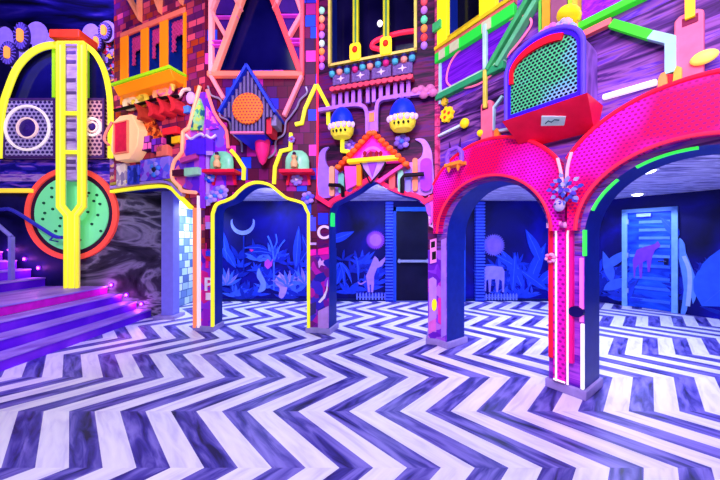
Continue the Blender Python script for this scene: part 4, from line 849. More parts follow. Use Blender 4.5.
# ================================================================== right front
vr = RV
def rbox(name, label, cat, u0, u1, v0, v1, w0, w1, mat, **k): return single(name, label, cat, R, ((u0+u1)/2, v0, w0), lambda m: m.box(u0, u1, v0, v1, w0, w1), mat, **k)
th = Thing('yellow_window', 'dark window with thick yellow posts at the top of the right front', 'window', R, (rwin[0][0]+rwin[1][0])/2, vr, 0)
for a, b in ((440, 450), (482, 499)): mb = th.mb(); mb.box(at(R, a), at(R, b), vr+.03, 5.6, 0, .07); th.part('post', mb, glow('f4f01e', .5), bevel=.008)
mb = th.mb(); mb.box(at(R, 450), at(R, 482), vr+.03, vr+.09, 0, .06); th.part('sill', mb, p('d8b81c'))
mb = th.mb(); mb.box(rwin[0][0], rwin[1][0], rwin[0][1], 5.5, -.2, -.17); th.part('pane', mb, paint('08061c', .12))
mb = th.mb(); a = R.uv(490, 2, .08); mb.box(at(R, 494), at(R, 498), vr+.2, 5.6, .07, .08); th.part('slot', mb, p('2a5a3c'))
uE = 3.25
rbox('rail', 'thin yellow rail along the sill of the yellow window', 'rail', 0.02, 1.12, vr-.01, vr+.035, 0, .09, p('f0d820'))
rbox('rail', 'thin salmon rail under the yellow sill rail', 'rail', 0.02, 1.12, vr-.05, vr-.012, 0, .07, p('d8705c'))
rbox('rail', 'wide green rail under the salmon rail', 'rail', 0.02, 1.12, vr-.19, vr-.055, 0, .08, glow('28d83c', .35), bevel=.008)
for i, (a, b) in enumerate(((.10, .2), (.28, .42), (.74, .86))): rbox('rail_plate', f'cream plate on the wide green rail, {("leftmost", "middle", "rightmost")[i]}', 'plate', a, b, vr-.185, vr-.06, .08, .09, p('d0e0a0'))
vl = R.uv(505, 66)[1]
rbox('rail', 'lower green rail under the violet panel with a pink loop', 'rail', .03, 1.0, vl-.05, vl+.03, 0, .08, p('2aa85c'), bevel=.006)
rbox('rail', 'thin mint rail above the lower green rail', 'rail', .03, 1.0, vl+.035, vl+.06, 0, .06, p('a0e8a8'))
rbox('panel', 'violet ribbed panel with a pink loop between the two green rails', 'panel', .09, 1.05, vl+.06, vr-.19, 0, .015, streak('violet_ribs', [(.35, '4a0a9c'), (.5, '6a18c0'), (.65, '8028d0')], (1, 1, 26), .4, 2, .2))
lp = R.q([(458, 88), (449, 85), (446.5, 78), (450, 64), (459, 51), (476, 38), (497, 26), (515, 17), (528, 17), (531, 25), (520, 41), (508, 55), (490, 76), (474, 86)], .03)
single('pink_loop', 'thin pink neon loop on the violet ribbed panel', 'neon tube', R, (lp[0][0], lp[0][1], .02), lambda m: m.tube([(u, v, .03) for u, v in smooth(lp, 4, True)], .012, 6, True), glow('ff7a9c', .5))
for i, d in enumerate((0, 9.5)):
    neon(f'{("left", "right")[i]} of two parallel green tubes slanting up from the lower green rail', R, [(488+d, 71-d*.4), (532+d, -6)], .055, p('58c87a') if i else p('3ab85c'), dep=.1, name='slanted_tube')
a = R.uv(484, 24, .1); b = R.uv(484, 106, .1)
th = Thing('drop_pipe', 'mint pipe turning lime that drops into the salmon keyhole plate', 'pipe', R, b[0], b[1], .05)
m_ = (a[1]*.45+b[1]*.55); mb = th.mb(); mb.box(a[0]-.024, a[0]+.024, m_, a[1], .05, .1); th.part('upper_pipe', mb, p('b0f0d8'), bevel=.008)
mb = th.mb(); mb.box(a[0]-.022, a[0]+.022, b[1]-.02, m_, .052, .098); th.part('lower_pipe', mb, p('d8e050'), 'lime lower pipe', bevel=.008)
def keyplate(label, x0, x1, yt, yb, xs, ys):
    q0, q1 = R.uv(x0, 0, .06)[0], R.uv(x1, 0, .06)[0]; xm = (x0+x1)/2
    t_, b_ = R.uv(xm, yt, .06)[1], R.uv(xm, yb, .06)[1]; ch = (q1-q0)*.18
    th = Thing('keyhole_plate', label, 'plate', R, (q0+q1)/2, b_, 0)
    mb = th.mb(); mb.plate([(q0, b_), (q1, b_), (q1, t_-ch), (q1-ch, t_), (q0+ch, t_), (q0, t_-ch)], 0, .06); th.part('plate', mb, p('ff7a8c'), bevel=.01)
    s = R.uv(xs, ys, .065); mb = th.mb(); mb.box(s[0]-.04, s[0]+.04, s[1]-.03, s[1]+.03, .058, .066); th.part('slot', mb, p('7a1a3c'))
keyplate('salmon keyhole plate at the lower end of the mint drop pipe', 480.5, 492, 101, 146, 485, 107)
keyplate('large salmon keyhole plate with a yellow tongue above the right pink hood', 674, 704, 12, 92, 690, 20)
neon('mint bent bar right of the small salmon keyhole plate', R, [(503, 96), (494, 108), (493, 131)], .03, p('a8f0e0'), name='bent_bar')
neon('mint bar pointing at the red base of the arched speaker', R, [(497, 131.5), (514, 128.5)], .035, p('b8f4e8'), name='bent_bar')
neon('pale mint bar ending at the yellow ball', R, [(437, 137), (461, 125.5)], .035, p('c0f8e0'), name='bent_bar')
c = R.uv(446, 114, .05)
th = Thing('gear', 'yellow gear disc with orange teeth marks left of the yellow ball', 'gear', R, c[0], c[1]-.12, 0)
gp = [(c[0]+(.105 if j % 4 < 2 else .088)*math.cos(j*PI/16), c[1]+(.105 if j % 4 < 2 else .088)*math.sin(j*PI/16)) for j in range(32)]
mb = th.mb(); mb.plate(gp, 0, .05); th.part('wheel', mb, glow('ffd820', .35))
for j in range(3): a = 2*PI*j/3; mb = th.mb(); mb.ball((c[0]+.045*math.cos(a), c[1]+.045*math.sin(a), .05), (.024, .024, .012), 8, 4); th.part('hub_mark', mb, p('e0501c'))
c = R.uv(443.5, 101.5, .05); single('cog', 'small lime cog above the yellow gear', 'gear', R, (c[0], c[1]-.06, 0), lambda m: m.plate([(c[0]+(.055 if j % 2 else .035)*math.cos(j*PI/8), c[1]+(.055 if j % 2 else .035)*math.sin(j*PI/8)) for j in range(16)], 0, .05), p('d8d030'))
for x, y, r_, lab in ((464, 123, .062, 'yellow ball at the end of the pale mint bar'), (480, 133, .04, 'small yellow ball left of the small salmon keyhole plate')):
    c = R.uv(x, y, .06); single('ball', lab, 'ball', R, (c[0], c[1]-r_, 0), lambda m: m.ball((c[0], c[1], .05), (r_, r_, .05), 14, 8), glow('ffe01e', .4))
q = R.q([(494.5, 140), (494.5, 131), (497, 128), (499, 131), (499, 140)], .05); single('tongue', 'small orange tongue right of the small salmon keyhole plate', 'tongue', R, (q[0][0], q[0][1], 0), lambda m: m.plate(q, 0, .06), p('ffa030'))
mb = None
a = R.uv(439, 48, .08); b = R.uv(439, 27, .08)
rbox('green_clip', 'small green clip across the left yellow window post', 'clip', at(R, 437.5), at(R, 445), R.uv(441, 33)[1], R.uv(441, 25)[1], .07, .11, p('48d070'))
rbox('corner_post', 'salmon post along the joint left of the yellow window', 'post', 0.0, .055, 1.9, 5.6, 0, .05, streak('salmon_stripes', [(.4, 'b8305c'), (.5, 'e8608c'), (.6, '8a2a5c')], (1, 1, 3), .4, 3))
rbox('mint_post', 'thin mint post below the green rail beside the salmon joint post', 'post', .06, .095, vl-.1, vr-.2, 0, .04, p('b0e8d8'))
# swing bench with figure
a = R.uv(446, 166.5, .22); b = R.uv(462, 163.5, .22)
th = Thing('swing_shelf', 'small yellow shelf with spikes and a violet horned figure on the pink hood', 'shelf', R, (a[0]+b[0])/2, a[1]-.05, .12)
mb = th.mb(); mb.box(a[0], b[0], a[1]-.015, a[1]+.025, .12, .26); th.part('shelf', mb, p('f0a030'))
for x in (a[0]+.05, b[0]-.05): mb = th.mb(); mb.lathe((x, a[1]-.1, .23), [(0, 0), (.025, .05), (.02, .09)], 8); th.part('spike', mb, p('ff9a2a'))
mb = th.mb(); cx = (a[0]+b[0])/2; mb.tube([(cx-.11, a[1]+.02, .2), (cx-.12, a[1]+.13, .2), (cx-.07, a[1]+.2, .2), (cx+.05, a[1]+.2, .2), (cx+.10, a[1]+.13, .2), (cx+.1, a[1]+.02, .2)], .03, 8); th.part('figure', mb, p('8a5ae0'), 'violet figure')
for s in (-.07, .07): mb = th.mb(); mb.tube([(cx+s, a[1]+.21, .2), (cx+s*1.2, a[1]+.31, .2)], .02, 6, r1=.005); th.part('horn', mb, p('3a1a5c'))

# arched speaker cabinet
JW = .34
c0 = R.uv(507, 121, JW); c1 = R.uv(584, 97, JW); ju0, ju1 = c0[0], c1[0]; jb = (c0[1]+c1[1])/2
jt = R.uv(549, 31, JW)[1]; jc = (ju0+ju1)/2; jr = (ju1-ju0)/2; js = R.uv(507, 78, JW)[1]
def jarch(r_, top, bot): return [(jc-r_, bot)]+[(jc-r_*math.cos(PI*i/22), js+(top-js)*math.sin(PI*i/22)) for i in range(23)]+[(jc+r_, bot)]
th = Thing('arched_speaker', 'arched cabinet speaker with green blue dotted mesh on a red base', 'speaker', R, jc, jb-.26, 0)
mb = th.mb(); mb.plate(jarch(jr, jt, jb), 0, JW, side=1); th.part('cabinet', mb, [p('2a0cc8'), streak('cabinet_side', [(.3, '3a1a78'), (.5, 'a070d0'), (.7, '2a1268')], (1, 1, 1), .4, 2)], bevel=.012)
mb = th.mb(); mb.plate(jarch(jr+.0, jt, jb), JW, JW+.02, [jarch(jr*.87, jt-.06, jb+.05)]); th.part('face_frame', mb, p('3410e0'))
mb = th.mb(); mb.plate([(jc-jr*.88, js-.1)]+[(jc-jr*.88*math.cos(PI*i/22), js+(jt-.055-js)*math.sin(PI*i/22)) for i in range(17)]+[(jc-jr*.78*math.cos(PI*i/22), js+(jt-.12-js)*math.sin(PI*i/22)) for i in range(16, -1, -1)]+[(jc-jr*.78, js-.1)], JW, JW+.04); th.part('arch_trim', mb, p('ff1428'), 'red inner arch')
mb = th.mb(); mb.plate(jarch(jr*.88, jt-.06, jb+.05), JW-.02, JW+.008); th.part('speaker_mesh', mb, perforated('speaker_mesh', '4ccc78', '04061a', .036, .38, .4, '8cb8ff'), 'green and blue dotted mesh')
mb = th.mb(); mb.tube([(u, v, JW+.02) for u, v in jarch(jr, jt, jb)], .02, 8); th.part('piping', mb, p('5a4af0'))
mb = th.mb(); e = .1; mb.hull([(ju0-.02, jb-.005, 0), (ju1+.04, jb-.005, 0), (ju1+.04, jb-.005, JW+.06), (ju0-.02, jb-.005, JW+.06)], [(ju0+.02, jb-.22, 0), (ju1-.0, jb-.22, 0), (ju1-.0, jb-.22, .1), (ju0+.02, jb-.22, .1)]); th.part('base', mb, p('ff1440'), 'red tapered base')
# label plate lies on the sloping front of the base
def onbase(x, y):
    d = Vector(((x-360)/FPX, 1, (240-y)/FPX)); A = R.world(jc, JW+.06); Bp = R.world(jc, .1)
    P0 = Vector((A.x, A.y, jb-.005-EYE)); e1 = Vector((R.d.x, R.d.y, 0)); e2 = Vector((Bp.x, Bp.y, jb-.22-EYE))-P0; nn = e1.cross(e2)
    t_ = P0.dot(nn)/d.dot(nn); q_ = d*t_; h_ = Vector((q_.x, q_.y))-R.o; return (h_.dot(R.d), q_.z+EYE, h_.dot(R.n))
qs = [onbase(*c) for c in ((541.5, 125), (564.5, 124.5), (566, 116), (542, 115.5))]
mb = th.mb(); nrm = Vector((0, -.27, .2)).normalized()*.012; mb.hull(qs, [(u, v-.012, w+.012) for u, v, w in qs]); lpb = th.part('label_plate', mb, p('b8f0d0'), 'small mint name plate')
sq = [onbase(*c) for c in ((546, 122.5), (549, 119.8), (552, 121), (555, 118.6), (560, 119))]
mb = th.mb(); mb.tube([(u, v-.014, w+.014) for u, v, w in sq], .006, 5); th.part('scribble', mb, p('2a6a5c'), sub=lpb)
for i, (x, y, r_, col, lab) in enumerate(((545, 33, .05, 'ff8ac0', 'pink'), (551, 30, .055, 'e070c8', 'rose'), (557, 29, .05, 'c8a0f0', 'lilac'), (562, 26, .055, 'a0a8ff', 'pale blue'), (566, 24, .045, 'e0b0f8', 'pale lilac'), (571, 28, .04, '90b8ff', 'sky blue'))):
    c = R.uv(x, y, JW-.02); single('blossom', f'{lab} blossom in the cluster on top of the arched speaker', 'flower', R, (c[0], c[1]-r_, JW-.08), lambda m: [m.ball((c[0]+.6*r_*math.cos(a), c[1]+.6*r_*math.sin(a), JW-.02), (r_*.55, r_*.55, r_*.5), 8, 5) for a in (0, 1.25, 2.5, 3.77, 5)], p(col))
c = R.uv(567, 13, .2); single('yellow_lamp', 'rounded yellow lamp above the arched speaker', 'lamp', R, (c[0], c[1]-.06, 0), lambda m: m.ball((c[0], c[1], .15), (.09, .06, .15), 14, 8), glow('ffe81e', .5))
# rails and posts above and right of the speaker
v2 = R.uv(582, 30)[1]
for i, (a, b, m_, lab) in enumerate(((541, 544, p('6ad83c'), 'lime strip behind the arched speaker, leftmost'), (545, 553, p('d8b02a'), 'ochre post behind the arched speaker'), (554, 570, p('8a5a6c'), 'dusty plum post behind the arched speaker'), (571.5, 576, p('9ce82a'), 'lime post right of the yellow lamp'), (576.5, 581.5, p('f0c838'), 'golden post right of the lime one'))):
    rbox('post', lab, 'post', at(R, a), at(R, b), v2-.1, 5.0, 0, .06+.01*i, m_)
rbox('panel', 'violet ribbed panel in the top right above the long green rail', 'panel', at(R, 583), 2.7, v2+.03, 5.2, 0, .015, streak('violet_speckle', [(.3, '5a0aa8'), (.5, '8a20c8'), (.65, 'a838d8'), (.8, '6a18b8')], (3, 1, 9), .4, 5, 1))
rbox('rail', 'long bright green rail right of the arched speaker', 'rail', at(R, 578), 2.7, v2-.02, v2+.04, 0, .08, glow('3cf02a', .35), bevel=.006)
rbox('rail', 'short salmon rail under the long green rail', 'rail', at(R, 584), at(R, 613), v2-.10, v2-.045, 0, .06, p('ff7a6a'))
pts = R.q([(612, 24), (651, 36), (671, 41), (671, 74)], .05)
th = Thing('bent_pipe', 'bent pipe, green then pale mint, running down to the yellow tongues', 'pipe', R, pts[3][0], pts[3][1], .0)
mb = th.mb(); mb.bar(pts[:2], .06, .02, .08); th.part('green_arm', mb, glow('3ce82a', .35), 'green arm')
mb = th.mb(); mb.bar(pts[1:], .06, .025, .085); th.part('mint_arm', mb, p('a0f8d0'), 'mint arm')
neon('white neon bar between the arched speaker and the yellow tongues', R, [(603, 97.5), (657, 82)], .042, glow('f8f4ff', .9), name='neon_bar')
for i, (pp, col) in enumerate((([(658, 94), (658, 80), (661, 74), (665, 72), (668, 78), (668, 90)], 'ffb050'), ([(672, 89), (674, 72), (677, 66), (682, 68), (682, 86)], 'f0d040'))):
    q = R.q(pp, .08); single('tongue', f'{("orange", "yellow")[i]} rounded tongue above the right pink hood', 'tongue', R, (q[0][0], min(q[0][1], q[-1][1]), .06), lambda m: m.plate(q, .0, .09), p(col))
q = R.q([(667, 74), (673, 74), (670, 88)], .1); single('red_wedge', 'small red wedge between the two rounded tongues', 'wedge', R, (q[2][0], q[2][1], .09), lambda m: m.plate(q, .09, .1), p('e8282c'))
c = R.uv(704, 57, .08); single('oval_disc', 'pale yellow oval disc on the right side of the large keyhole plate', 'disc', R, (c[0], c[1]-.04, .06), lambda m: m.ball((c[0], c[1], .075), (.07, .05, .03), 16, 8), glow('fff060', .4))
a = R.uv(685, 20, .08); b = R.uv(695, -12, .08); rbox('yellow_tongue', 'yellow strap hanging into the top of the large salmon keyhole plate', 'strap', a[0], b[0], a[1], b[1]+.5, .06, .09, glow('ffd81e', .4))

# pink mesh hoods
HM = perforated('pink_hood_mesh', 'f00a50', 'a00a68', .036, .30, .4, 'f41cd0'); HW0, HW1 = .0, .13
def oell(c, cut, n=34, dv=0.0):
    pts = []
    for i in range(n+1):
        d = -cut+2*cut*i/n; pts.append((c+d, 1.807+.868*math.sqrt(max(0, 1-(d/.9)**2))+dv))
    return pts
def hood(c, label, lab_t):
    inn = [(c-.70*math.cos(PI*i/30), AV+.06+(2.255-AV-.06)*math.sin(PI*i/30)) for i in range(31)]
    cut = .765; out = oell(c, cut)
    poly = inn+[(c+.765, AV+.06)]+out[::-1]+[(c-.765, AV+.06)]
    th = Thing('arch_hood', label, 'hood', R, c, AV+.06, 0)
    mb = th.mb(); mb.plate(poly, HW0, HW1); th.part('mesh', mb, HM)
    mb = th.mb(); mb.tube([(u, v, HW1) for u, v in out], .018, 8); th.part('outer_trim', mb, glow('ff2040', .3, 'ff1a3c'), 'red outer trim')
    mb = th.mb(); mb.tube([(u, v, HW1) for u, v in inn], .016, 8); th.part('inner_trim', mb, glow('ff3a5c', .3, 'ff2a4c'), 'red inner trim')
hood(AC[0], 'pink mesh arch hood on the arch left of the nearest magenta pillar', '')
hood(AC[1], 'pink mesh arch hood on the large arch in front of the blue door', '')
# lime strips on the big arch edge
def strip(label, a0, a1):
    r_ = AC[1]-at(R, 584.5); pts = [(AC[1]-(r_-.012)*math.cos(a0+(a1-a0)*i/14), AV+(AB-.012)*math.sin(a0+(a1-a0)*i/14)) for i in range(15)]
    single('lime_strip', label, 'neon strip', R, (pts[0][0], pts[0][1], -.04), lambda m: m.bar(pts, .018, -.03, .008), NG)
strip('lime neon strip on the shoulder of the large right arch', .38, .86); strip('long lime neon strip near the top of the large right arch', 1.08, 1.62)
u_ = at(R, 584.5); rbox('lime_strip', 'short upright lime neon strip on the edge of the nearest pillar', 'neon strip', u_-.012, u_+.008, R.uv(585, 256)[1], R.uv(585, 230)[1], -.04, .01, NG)
rbox('white_strip', 'tall white neon strip low on the right edge of the nearest pillar', 'neon strip', u_-.022, u_+.002, .1, R.uv(585, 324)[1], .0, .03, glow('f4f8ff', .7))
rbox('pink_strip', 'thin pink neon strip above the white strip on the nearest pillar', 'neon strip', u_-.03, u_-.005, R.uv(585, 322)[1], R.uv(585, 258)[1], .0, .03, glow('ff7ad8', .5))
# pilaster of the nearest pillar
v_top = R.uv(562, 222)[1]
th = Thing('pilaster', 'magenta pilaster with two white pipes on the nearest pillar', 'pilaster', R, at(R, 562), .09, .0)
for (a, b, vt, col, w_, nm, lb) in ((550.5, 555, v_top, 'ff2440', .05, 'red_stripe', 'red stripe'), (555, 567, v_top+.4, 'e014b8', .045, 'mesh_band', 'magenta mesh band'), (567, 574.5, v_top, 'ff1890', .05, 'pink_stripe', 'hot pink stripe')):
    mb = th.mb(); mb.box(at(R, a), at(R, b), .1 if nm == 'mesh_band' else .32, vt, 0, w_); th.part(nm, mb, perforated('pilaster_mesh', 'e81ac0', 'a00a8c', .05, .28) if nm == 'mesh_band' else p(col), lb)
for x in (556, 567.5):
    pts = R.q([(x, 388), (x, 235)], .06); pts += R.q([(x-(1.5 if x < 560 else -1), 222)], .08)
    mb = th.mb(); mb.tube([(u, max(v, .11), .06) for u, v in pts], .009, 8); th.part('pipe', mb, glow('fff0f4', .6), 'white pipe')
a, b = at(R, 556), at(R, 567.5); mb = th.mb(); mb.tube([(a, .12, .06), (b, .12, .06)], .009, 8); th.part('pipe', mb, glow('fff0f4', .6), 'white pipe')
for x0, x1, xa, lab in ((549, 559, 0, 'left'), ):
    pass
for i, pp in enumerate(([(557, 158), (561, 175), (562, 195)], [(571, 152), (567, 168), (566, 190)])):
    q = R.q(pp, .16); single('hood_pipe', f'white pipe where the hoods meet, {("left", "right")[i]} of the pair over the flower ornament', 'pipe', R, (q[2][0], q[2][1], .13), lambda m: m.tube([(u, v, .15) for u, v in smooth(q, 4)], .014, 7), glow('ffb0c0', .5))
# flower ornament at the meeting of the hoods
c = R.uv(563, 205, .2)
th = Thing('flower_ornament', 'silver blue flower bouquet ornament where the two pink hoods meet', 'ornament', R, c[0], c[1]-.15, .05)
mb = th.mb(); mb.ball((c[0]-.03, c[1], .2), (.048, .058, .045), 14, 10); th.part('head', mb, paint('c8c0f0', .4, .3, 14), 'pale lilac face')
for dx in (-.04, -.005): mb = th.mb(); mb.ball((c[0]-.01+dx, c[1]+.01, .237), (.01, .009, .01), 8, 5); th.part('eye', mb, p('2a1a9c'))
random.seed(3)
for i in range(46):
    a = random.uniform(0, 2*PI); r_ = random.uniform(.0, .10); x, y = c[0]+.03+r_*math.cos(a), c[1]+.15+r_*1.3*math.sin(a)
    mb = th.mb(); mb.plate(petal((x, y), a, .05, .036, 4), .19+.0015*i, .2+.0015*i); th.part('leaf', mb, p(('8a9ae8', '5a4ac8', 'b0b8f0', '3a50b8')[i % 4]))
q = R.q([(549, 217), (555, 222), (562, 225), (569, 224), (575, 221)], .1)
th = Thing('garland', 'pale pink blossom garland across the nearest pillar under the bouquet', 'garland', R, q[2][0], q[2][1]-.04, .05)
for i, (u, v) in enumerate(smooth(q, 2)): mb = th.mb(); mb.ball((u, v, .09), (.035, .03, .03), 8, 5); th.part('blossom', mb, p('f0b0d8') if i % 2 else p('b85aa8'))
rosette('pink white flower low on the left edge of the nearest pillar under the garland', R, 551.5, 258, .055, [p('ff9ac8'), p('f0c0e0'), p('e02a7c')], .055)
rbox('paint_patch', 'small white paint patch left of the garland on the nearest pillar', 'patch', at(R, 548.5), at(R, 553), R.uv(550, 228)[1], R.uv(550, 223)[1], .002, .05, p('f0c8e8'))
rbox('paint_patch', 'small white paint patch low on the left edge of the nearest pillar', 'patch', at(R, 548.5), at(R, 552), R.uv(550, 338)[1], R.uv(550, 334)[1], .002, .02, p('f0d8f0'))
c = R.uv(576.5, 311.5, .03); single('oval_plate', 'dark navy oval plate on the right side of the nearest pillar', 'plate', R, (c[0], c[1]-.06, .0), lambda m: m.plate(circ(c, .06, 24, ry=.05), .0, .06), p('140a5c'))
# ================================================================== inside the passage
BF = p('1c48c8', rough=.4)
a = B.uv(393, 299); b = B.uv(464.5, 211); u0, u1, v1 = a[0], b[0], 2.2; mid = B.uv(430, 0)[0]
th = Thing('double_door', 'dark glass double door with push bars and a blue frame in the back wall', 'door', B, (u0+u1)/2, 0, 0)
for r_ in ((u0, u0+.07, 0, v1+.1), (u1-.07, u1, 0, v1+.1), (u0, u1, v1, v1+.1)): mb = th.mb(); mb.box(*r_, 0, .07); th.part('frame', mb, BF if r_[2] == 0 else p('2a6ae8'))
for x0, x1 in ((u0+.075, mid-.01), (mid+.01, u1-.075)):
    mb = th.mb(); mb.box(x0, x1, .02, v1-.01, 0, .03); lf = th.part('leaf', mb, paint('04052c', .45, .3, 2), 'dark glass leaf')
    mb = th.mb(); mb.box(x0+.03, x1-.03, .96, 1.02, .07, .11); th.part('push_bar', mb, p('a8b0d8', rough=.3, metal=.4), 'pale push bar', sub=lf)
    for x in (x0+.05, x1-.08): mb = th.mb(); mb.box(x, x+.04, .94, 1.04, .03, .09); th.part('bar_mount', mb, p('7a88d0'), sub=lf)
mb = th.mb(); mb.box(u0+.07, u1-.07, 0, .02, 0, .12); th.part('threshold', mb, p('5a60a8'))
for x0, x1, lab in ((385.5, 392.5, 'left'), (474.5, 483, 'right')):
    a = B.uv(x0, 0)[0]; b = B.uv(x1, 0)[0]
    th = Thing('ribbed_column', f'blue ribbed column on the {lab} of the dark double door', 'column', B, (a+b)/2, 0, 0)
    mb = th.mb(); mb.box(a, b, 0, CEIL-.02, 0, .08); th.part('shaft', mb, p('1a2cb8'))
    for i in range(32): mb = th.mb(); v = .05+i*.075; mb.box(a-.01, b+.01, v, v+.035, .02, .11); th.part('rib', mb, p('3a58e0'))
# murals
MB1, MB2, MB3, MLI, MPI = p('0e24a8'), p('1c3cd8'), p('3c64f0'), p('8a7ae8'), p('b03ad0')
def jungle(th, fr, px0, px1, n, seed, base_y, hmax, cols):
    """painted leaves in groups of one colour, on the wall"""
    random.seed(seed); mbs = [th.mb() for _ in cols]
    a, b = fr.uv(px0, 240)[0], fr.uv(px1, 240)[0]
    for i in range(n):
        x = random.uniform(a, b); v = random.uniform(.05, hmax*.55); k = i % len(cols); m = random.randint(3, 7); L_ = random.uniform(.2, .5)
        for j in range(m):
            an = PI*(.1+.8*j/max(1, m-1))+random.uniform(-.15, .15); w = random.uniform(.003, .018)
            mbs[k].plate(petal((x, v), an, L_*random.uniform(.7, 1.1), L_*.22, 5, random.uniform(-.3, .3)), 0, w)
    for mb, c in zip(mbs, cols): th.part('painted_leaves', mb, c, flat=True)
def mural(label, fr, px, cols, n, seed, hmax=2.0):
    a, b = fr.uv(px[0], 240)[0], fr.uv(px[1], 240)[0]
    th = Thing('mural', label, 'mural', fr, (a+b)/2, .02, 0.002); jungle(th, fr, px[0], px[1], n, seed, 0, hmax, cols); return th
def mp(th, fr, name, px, mat, w=.024, sm=0, lab=None):
    q = fr.q(px); q = smooth(q, sm, True) if sm else q; mb = th.mb(); mb.plate(q, .002, w); th.part(name, mb, mat, lab, flat=True)
def mt(th, fr, name, px, wd, mat, sm=3, w=.026, lab=None):
    q = fr.q(px); q = smooth(q, sm) if sm else q; mb = th.mb(); mb.bar(q, wd, .002, w); th.part(name, mb, mat, lab, flat=True)
LC = [0]
def leaf(th, fr, x, y, ang, ln, wd, mat, bend=0.0, w=.02, name='painted_leaf'):
    LC[0] += 1; w += .0007*(LC[0] % 13)
    c = fr.uv(x, y); q = petal(c, ang, ln*7.1/FPX, wd*7.1/FPX, 8, bend); mb = th.mb(); mb.plate(q, .002, w); o = th.part(name, mb, mat, flat=True)
    v = [(c[0]+(math.cos(ang)*t-math.sin(ang)*bend*t*t)*ln*7.1/FPX, c[1]+(math.sin(ang)*t+math.cos(ang)*bend*t*t)*ln*7.1/FPX) for t in (.05, .4, .9)]
    mb = th.mb(); mb.bar(v, .012, w-.003, w+.0015); th.part('leaf_vein', mb, MB3, sub=o)
th = mural('jungle mural with a crescent moon and fanned leaves behind the ogee arch', B, (222, 324), [MB1, MB2, p('1428b0'), p('3a60f0')], 40, 11)
cm = B.uv(243, 223); r_ = 12*7.1/FPX
mo = circ(cm, r_, 20, PI*.93, PI*2.07); mi = circ((cm[0], cm[1]+.06), r_*.86, 20, PI*2.05, PI*.95)
mb = th.mb(); mb.plate(mo+mi, .002, .022); th.part('crescent_moon', mb, p('7a8af8'), 'pale crescent moon')
mt(th, B, 'painted_stem', [(244, 236), (244, 270)], .03, MB1)
for x, y, an, ln, wd, bd in ((236, 268, 2.05, 38, 9, .1), (228, 262, 1.75, 34, 8, 0), (300, 262, .9, 30, 9, .2), (296, 268, 1.5, 42, 8, 0), (313, 258, 2.2, 26, 8, -.2), (252, 252, .2, 22, 6, -.3), (268, 250, 2.7, 24, 6, .4), (318, 240, 1.0, 26, 9, .3)):
    leaf(th, B, x, y, an, ln, wd, MB2 if ln > 30 else MB1, bd)
mt(th, B, 'painted_branch', [(274, 290), (274, 262), (272, 246), (268, 236)], .035, MB3); mt(th, B, 'painted_branch', [(274, 262), (279, 248), (285, 240)], .03, MB3); mt(th, B, 'painted_branch', [(273, 250), (277, 242), (276, 234)], .025, MB3)
mp(th, B, 'painted_bird', [(250, 249), (255, 247), (262, 249), (264, 252), (257, 252), (252, 252)], p('c02a9c'), sm=3, lab='magenta bird')
mp(th, B, 'painted_blossom', [(265, 262), (268, 259), (271, 262), (273, 259), (272, 266), (268, 269), (265, 266)], p('b03ad8'), lab='violet blossom')
for cx, cy, n in ((226, 285, 9), (287, 287, 9), (304, 284, 7)):
    for j in range(n): leaf(th, B, cx, cy, PI*(.08+.84*j/(n-1)), 17, 3.6, MLI if j % 2 else MB3, .15, .022, 'fan_leaf')
mp(th, B, 'painted_monkey', [(259, 268), (262, 274), (266, 282), (265, 290), (258, 292), (261, 284), (257, 276)], p('6a8af8'), sm=3, lab='pale blue monkey')
mp(th, B, 'painted_lion', [(276, 278), (281, 274), (287, 280), (287, 290), (283, 298), (279, 296), (280, 288), (276, 284)], p('a88af8'), sm=3, lab='lilac cat')
def fence(th, fr, x0, x1, yt, yb):
    n = int((x1-x0)/2.6)
    for i in range(n):
        x = x0+(x1-x0)*i/(n-1); a = fr.uv(x-.8, yb); b = fr.uv(x+.8, yt); mb = th.mb(); mb.plate([a, (b[0], a[1]), (b[0], b[1]-.02), ((a[0]+b[0])/2, b[1]+.02), (a[0], b[1]-.02)], .002, .028); th.part('fence_picket', mb, p('6a7af0'))
    a = fr.uv(x0, yb-2); b = fr.uv(x1, yb-3); mb = th.mb(); mb.box(a[0], b[0], a[1], b[1], .002, .025); th.part('fence_rail', mb, p('5a6ae8'))
def dandelion(th, fr, x, y, r, c1, c2):
    c = fr.uv(x, y)
    for i in range(30):
        a = 2*PI*i/30; mb = th.mb(); mb.plate(petal((c[0]+math.cos(a)*r*.2, c[1]+math.sin(a)*r*.2), a, r*.8, r*.24, 4), .002, .02+.0003*i); th.part('puff_petal', mb, c1)
    mb = th.mb(); mb.disc(c, r*.62, .002, .032, 20); th.part('puff_core', mb, c2)
th = mural('jungle mural with a rearing antelope under a round violet puff left of the double door', B, (330, 385), [MB1, MB2, p('1428b0')], 16, 5)
dandelion(th, B, 375.5, 240, .24, p('8a3ae0'), p('a860f0'))
mp(th, B, 'painted_antelope', [(368, 292), (367, 283), (366, 276), (370, 267), (373, 259), (375, 256), (378, 259), (379, 262), (384, 258), (387, 254), (387, 257), (382, 266), (377, 268), (374, 276), (374, 284), (373, 292), (371, 292), (371, 284), (369.5, 285), (370, 292)], p('a078f0'), lab='lilac rearing antelope')
mt(th, B, 'painted_tail', [(366, 281), (361, 284), (358, 282)], .03, p('a078f0'))
fence(th, B, 357, 385, 293, 299.5)
for x, y, an, ln, wd, bd in ((328, 241, .25, 28, 9, .1), (340, 262, -2.2, 22, 4, .3), (340, 262, -1.2, 26, 4, -.2), (340, 262, -.7, 24, 4, -.4), (338, 262, -1.8, 30, 4, .1), (356, 256, -1.3, 26, 3, -.2), (336, 285, 1.2, 24, 7, .1)): leaf(th, B, x, y, an, ln, wd, MB2, bd)
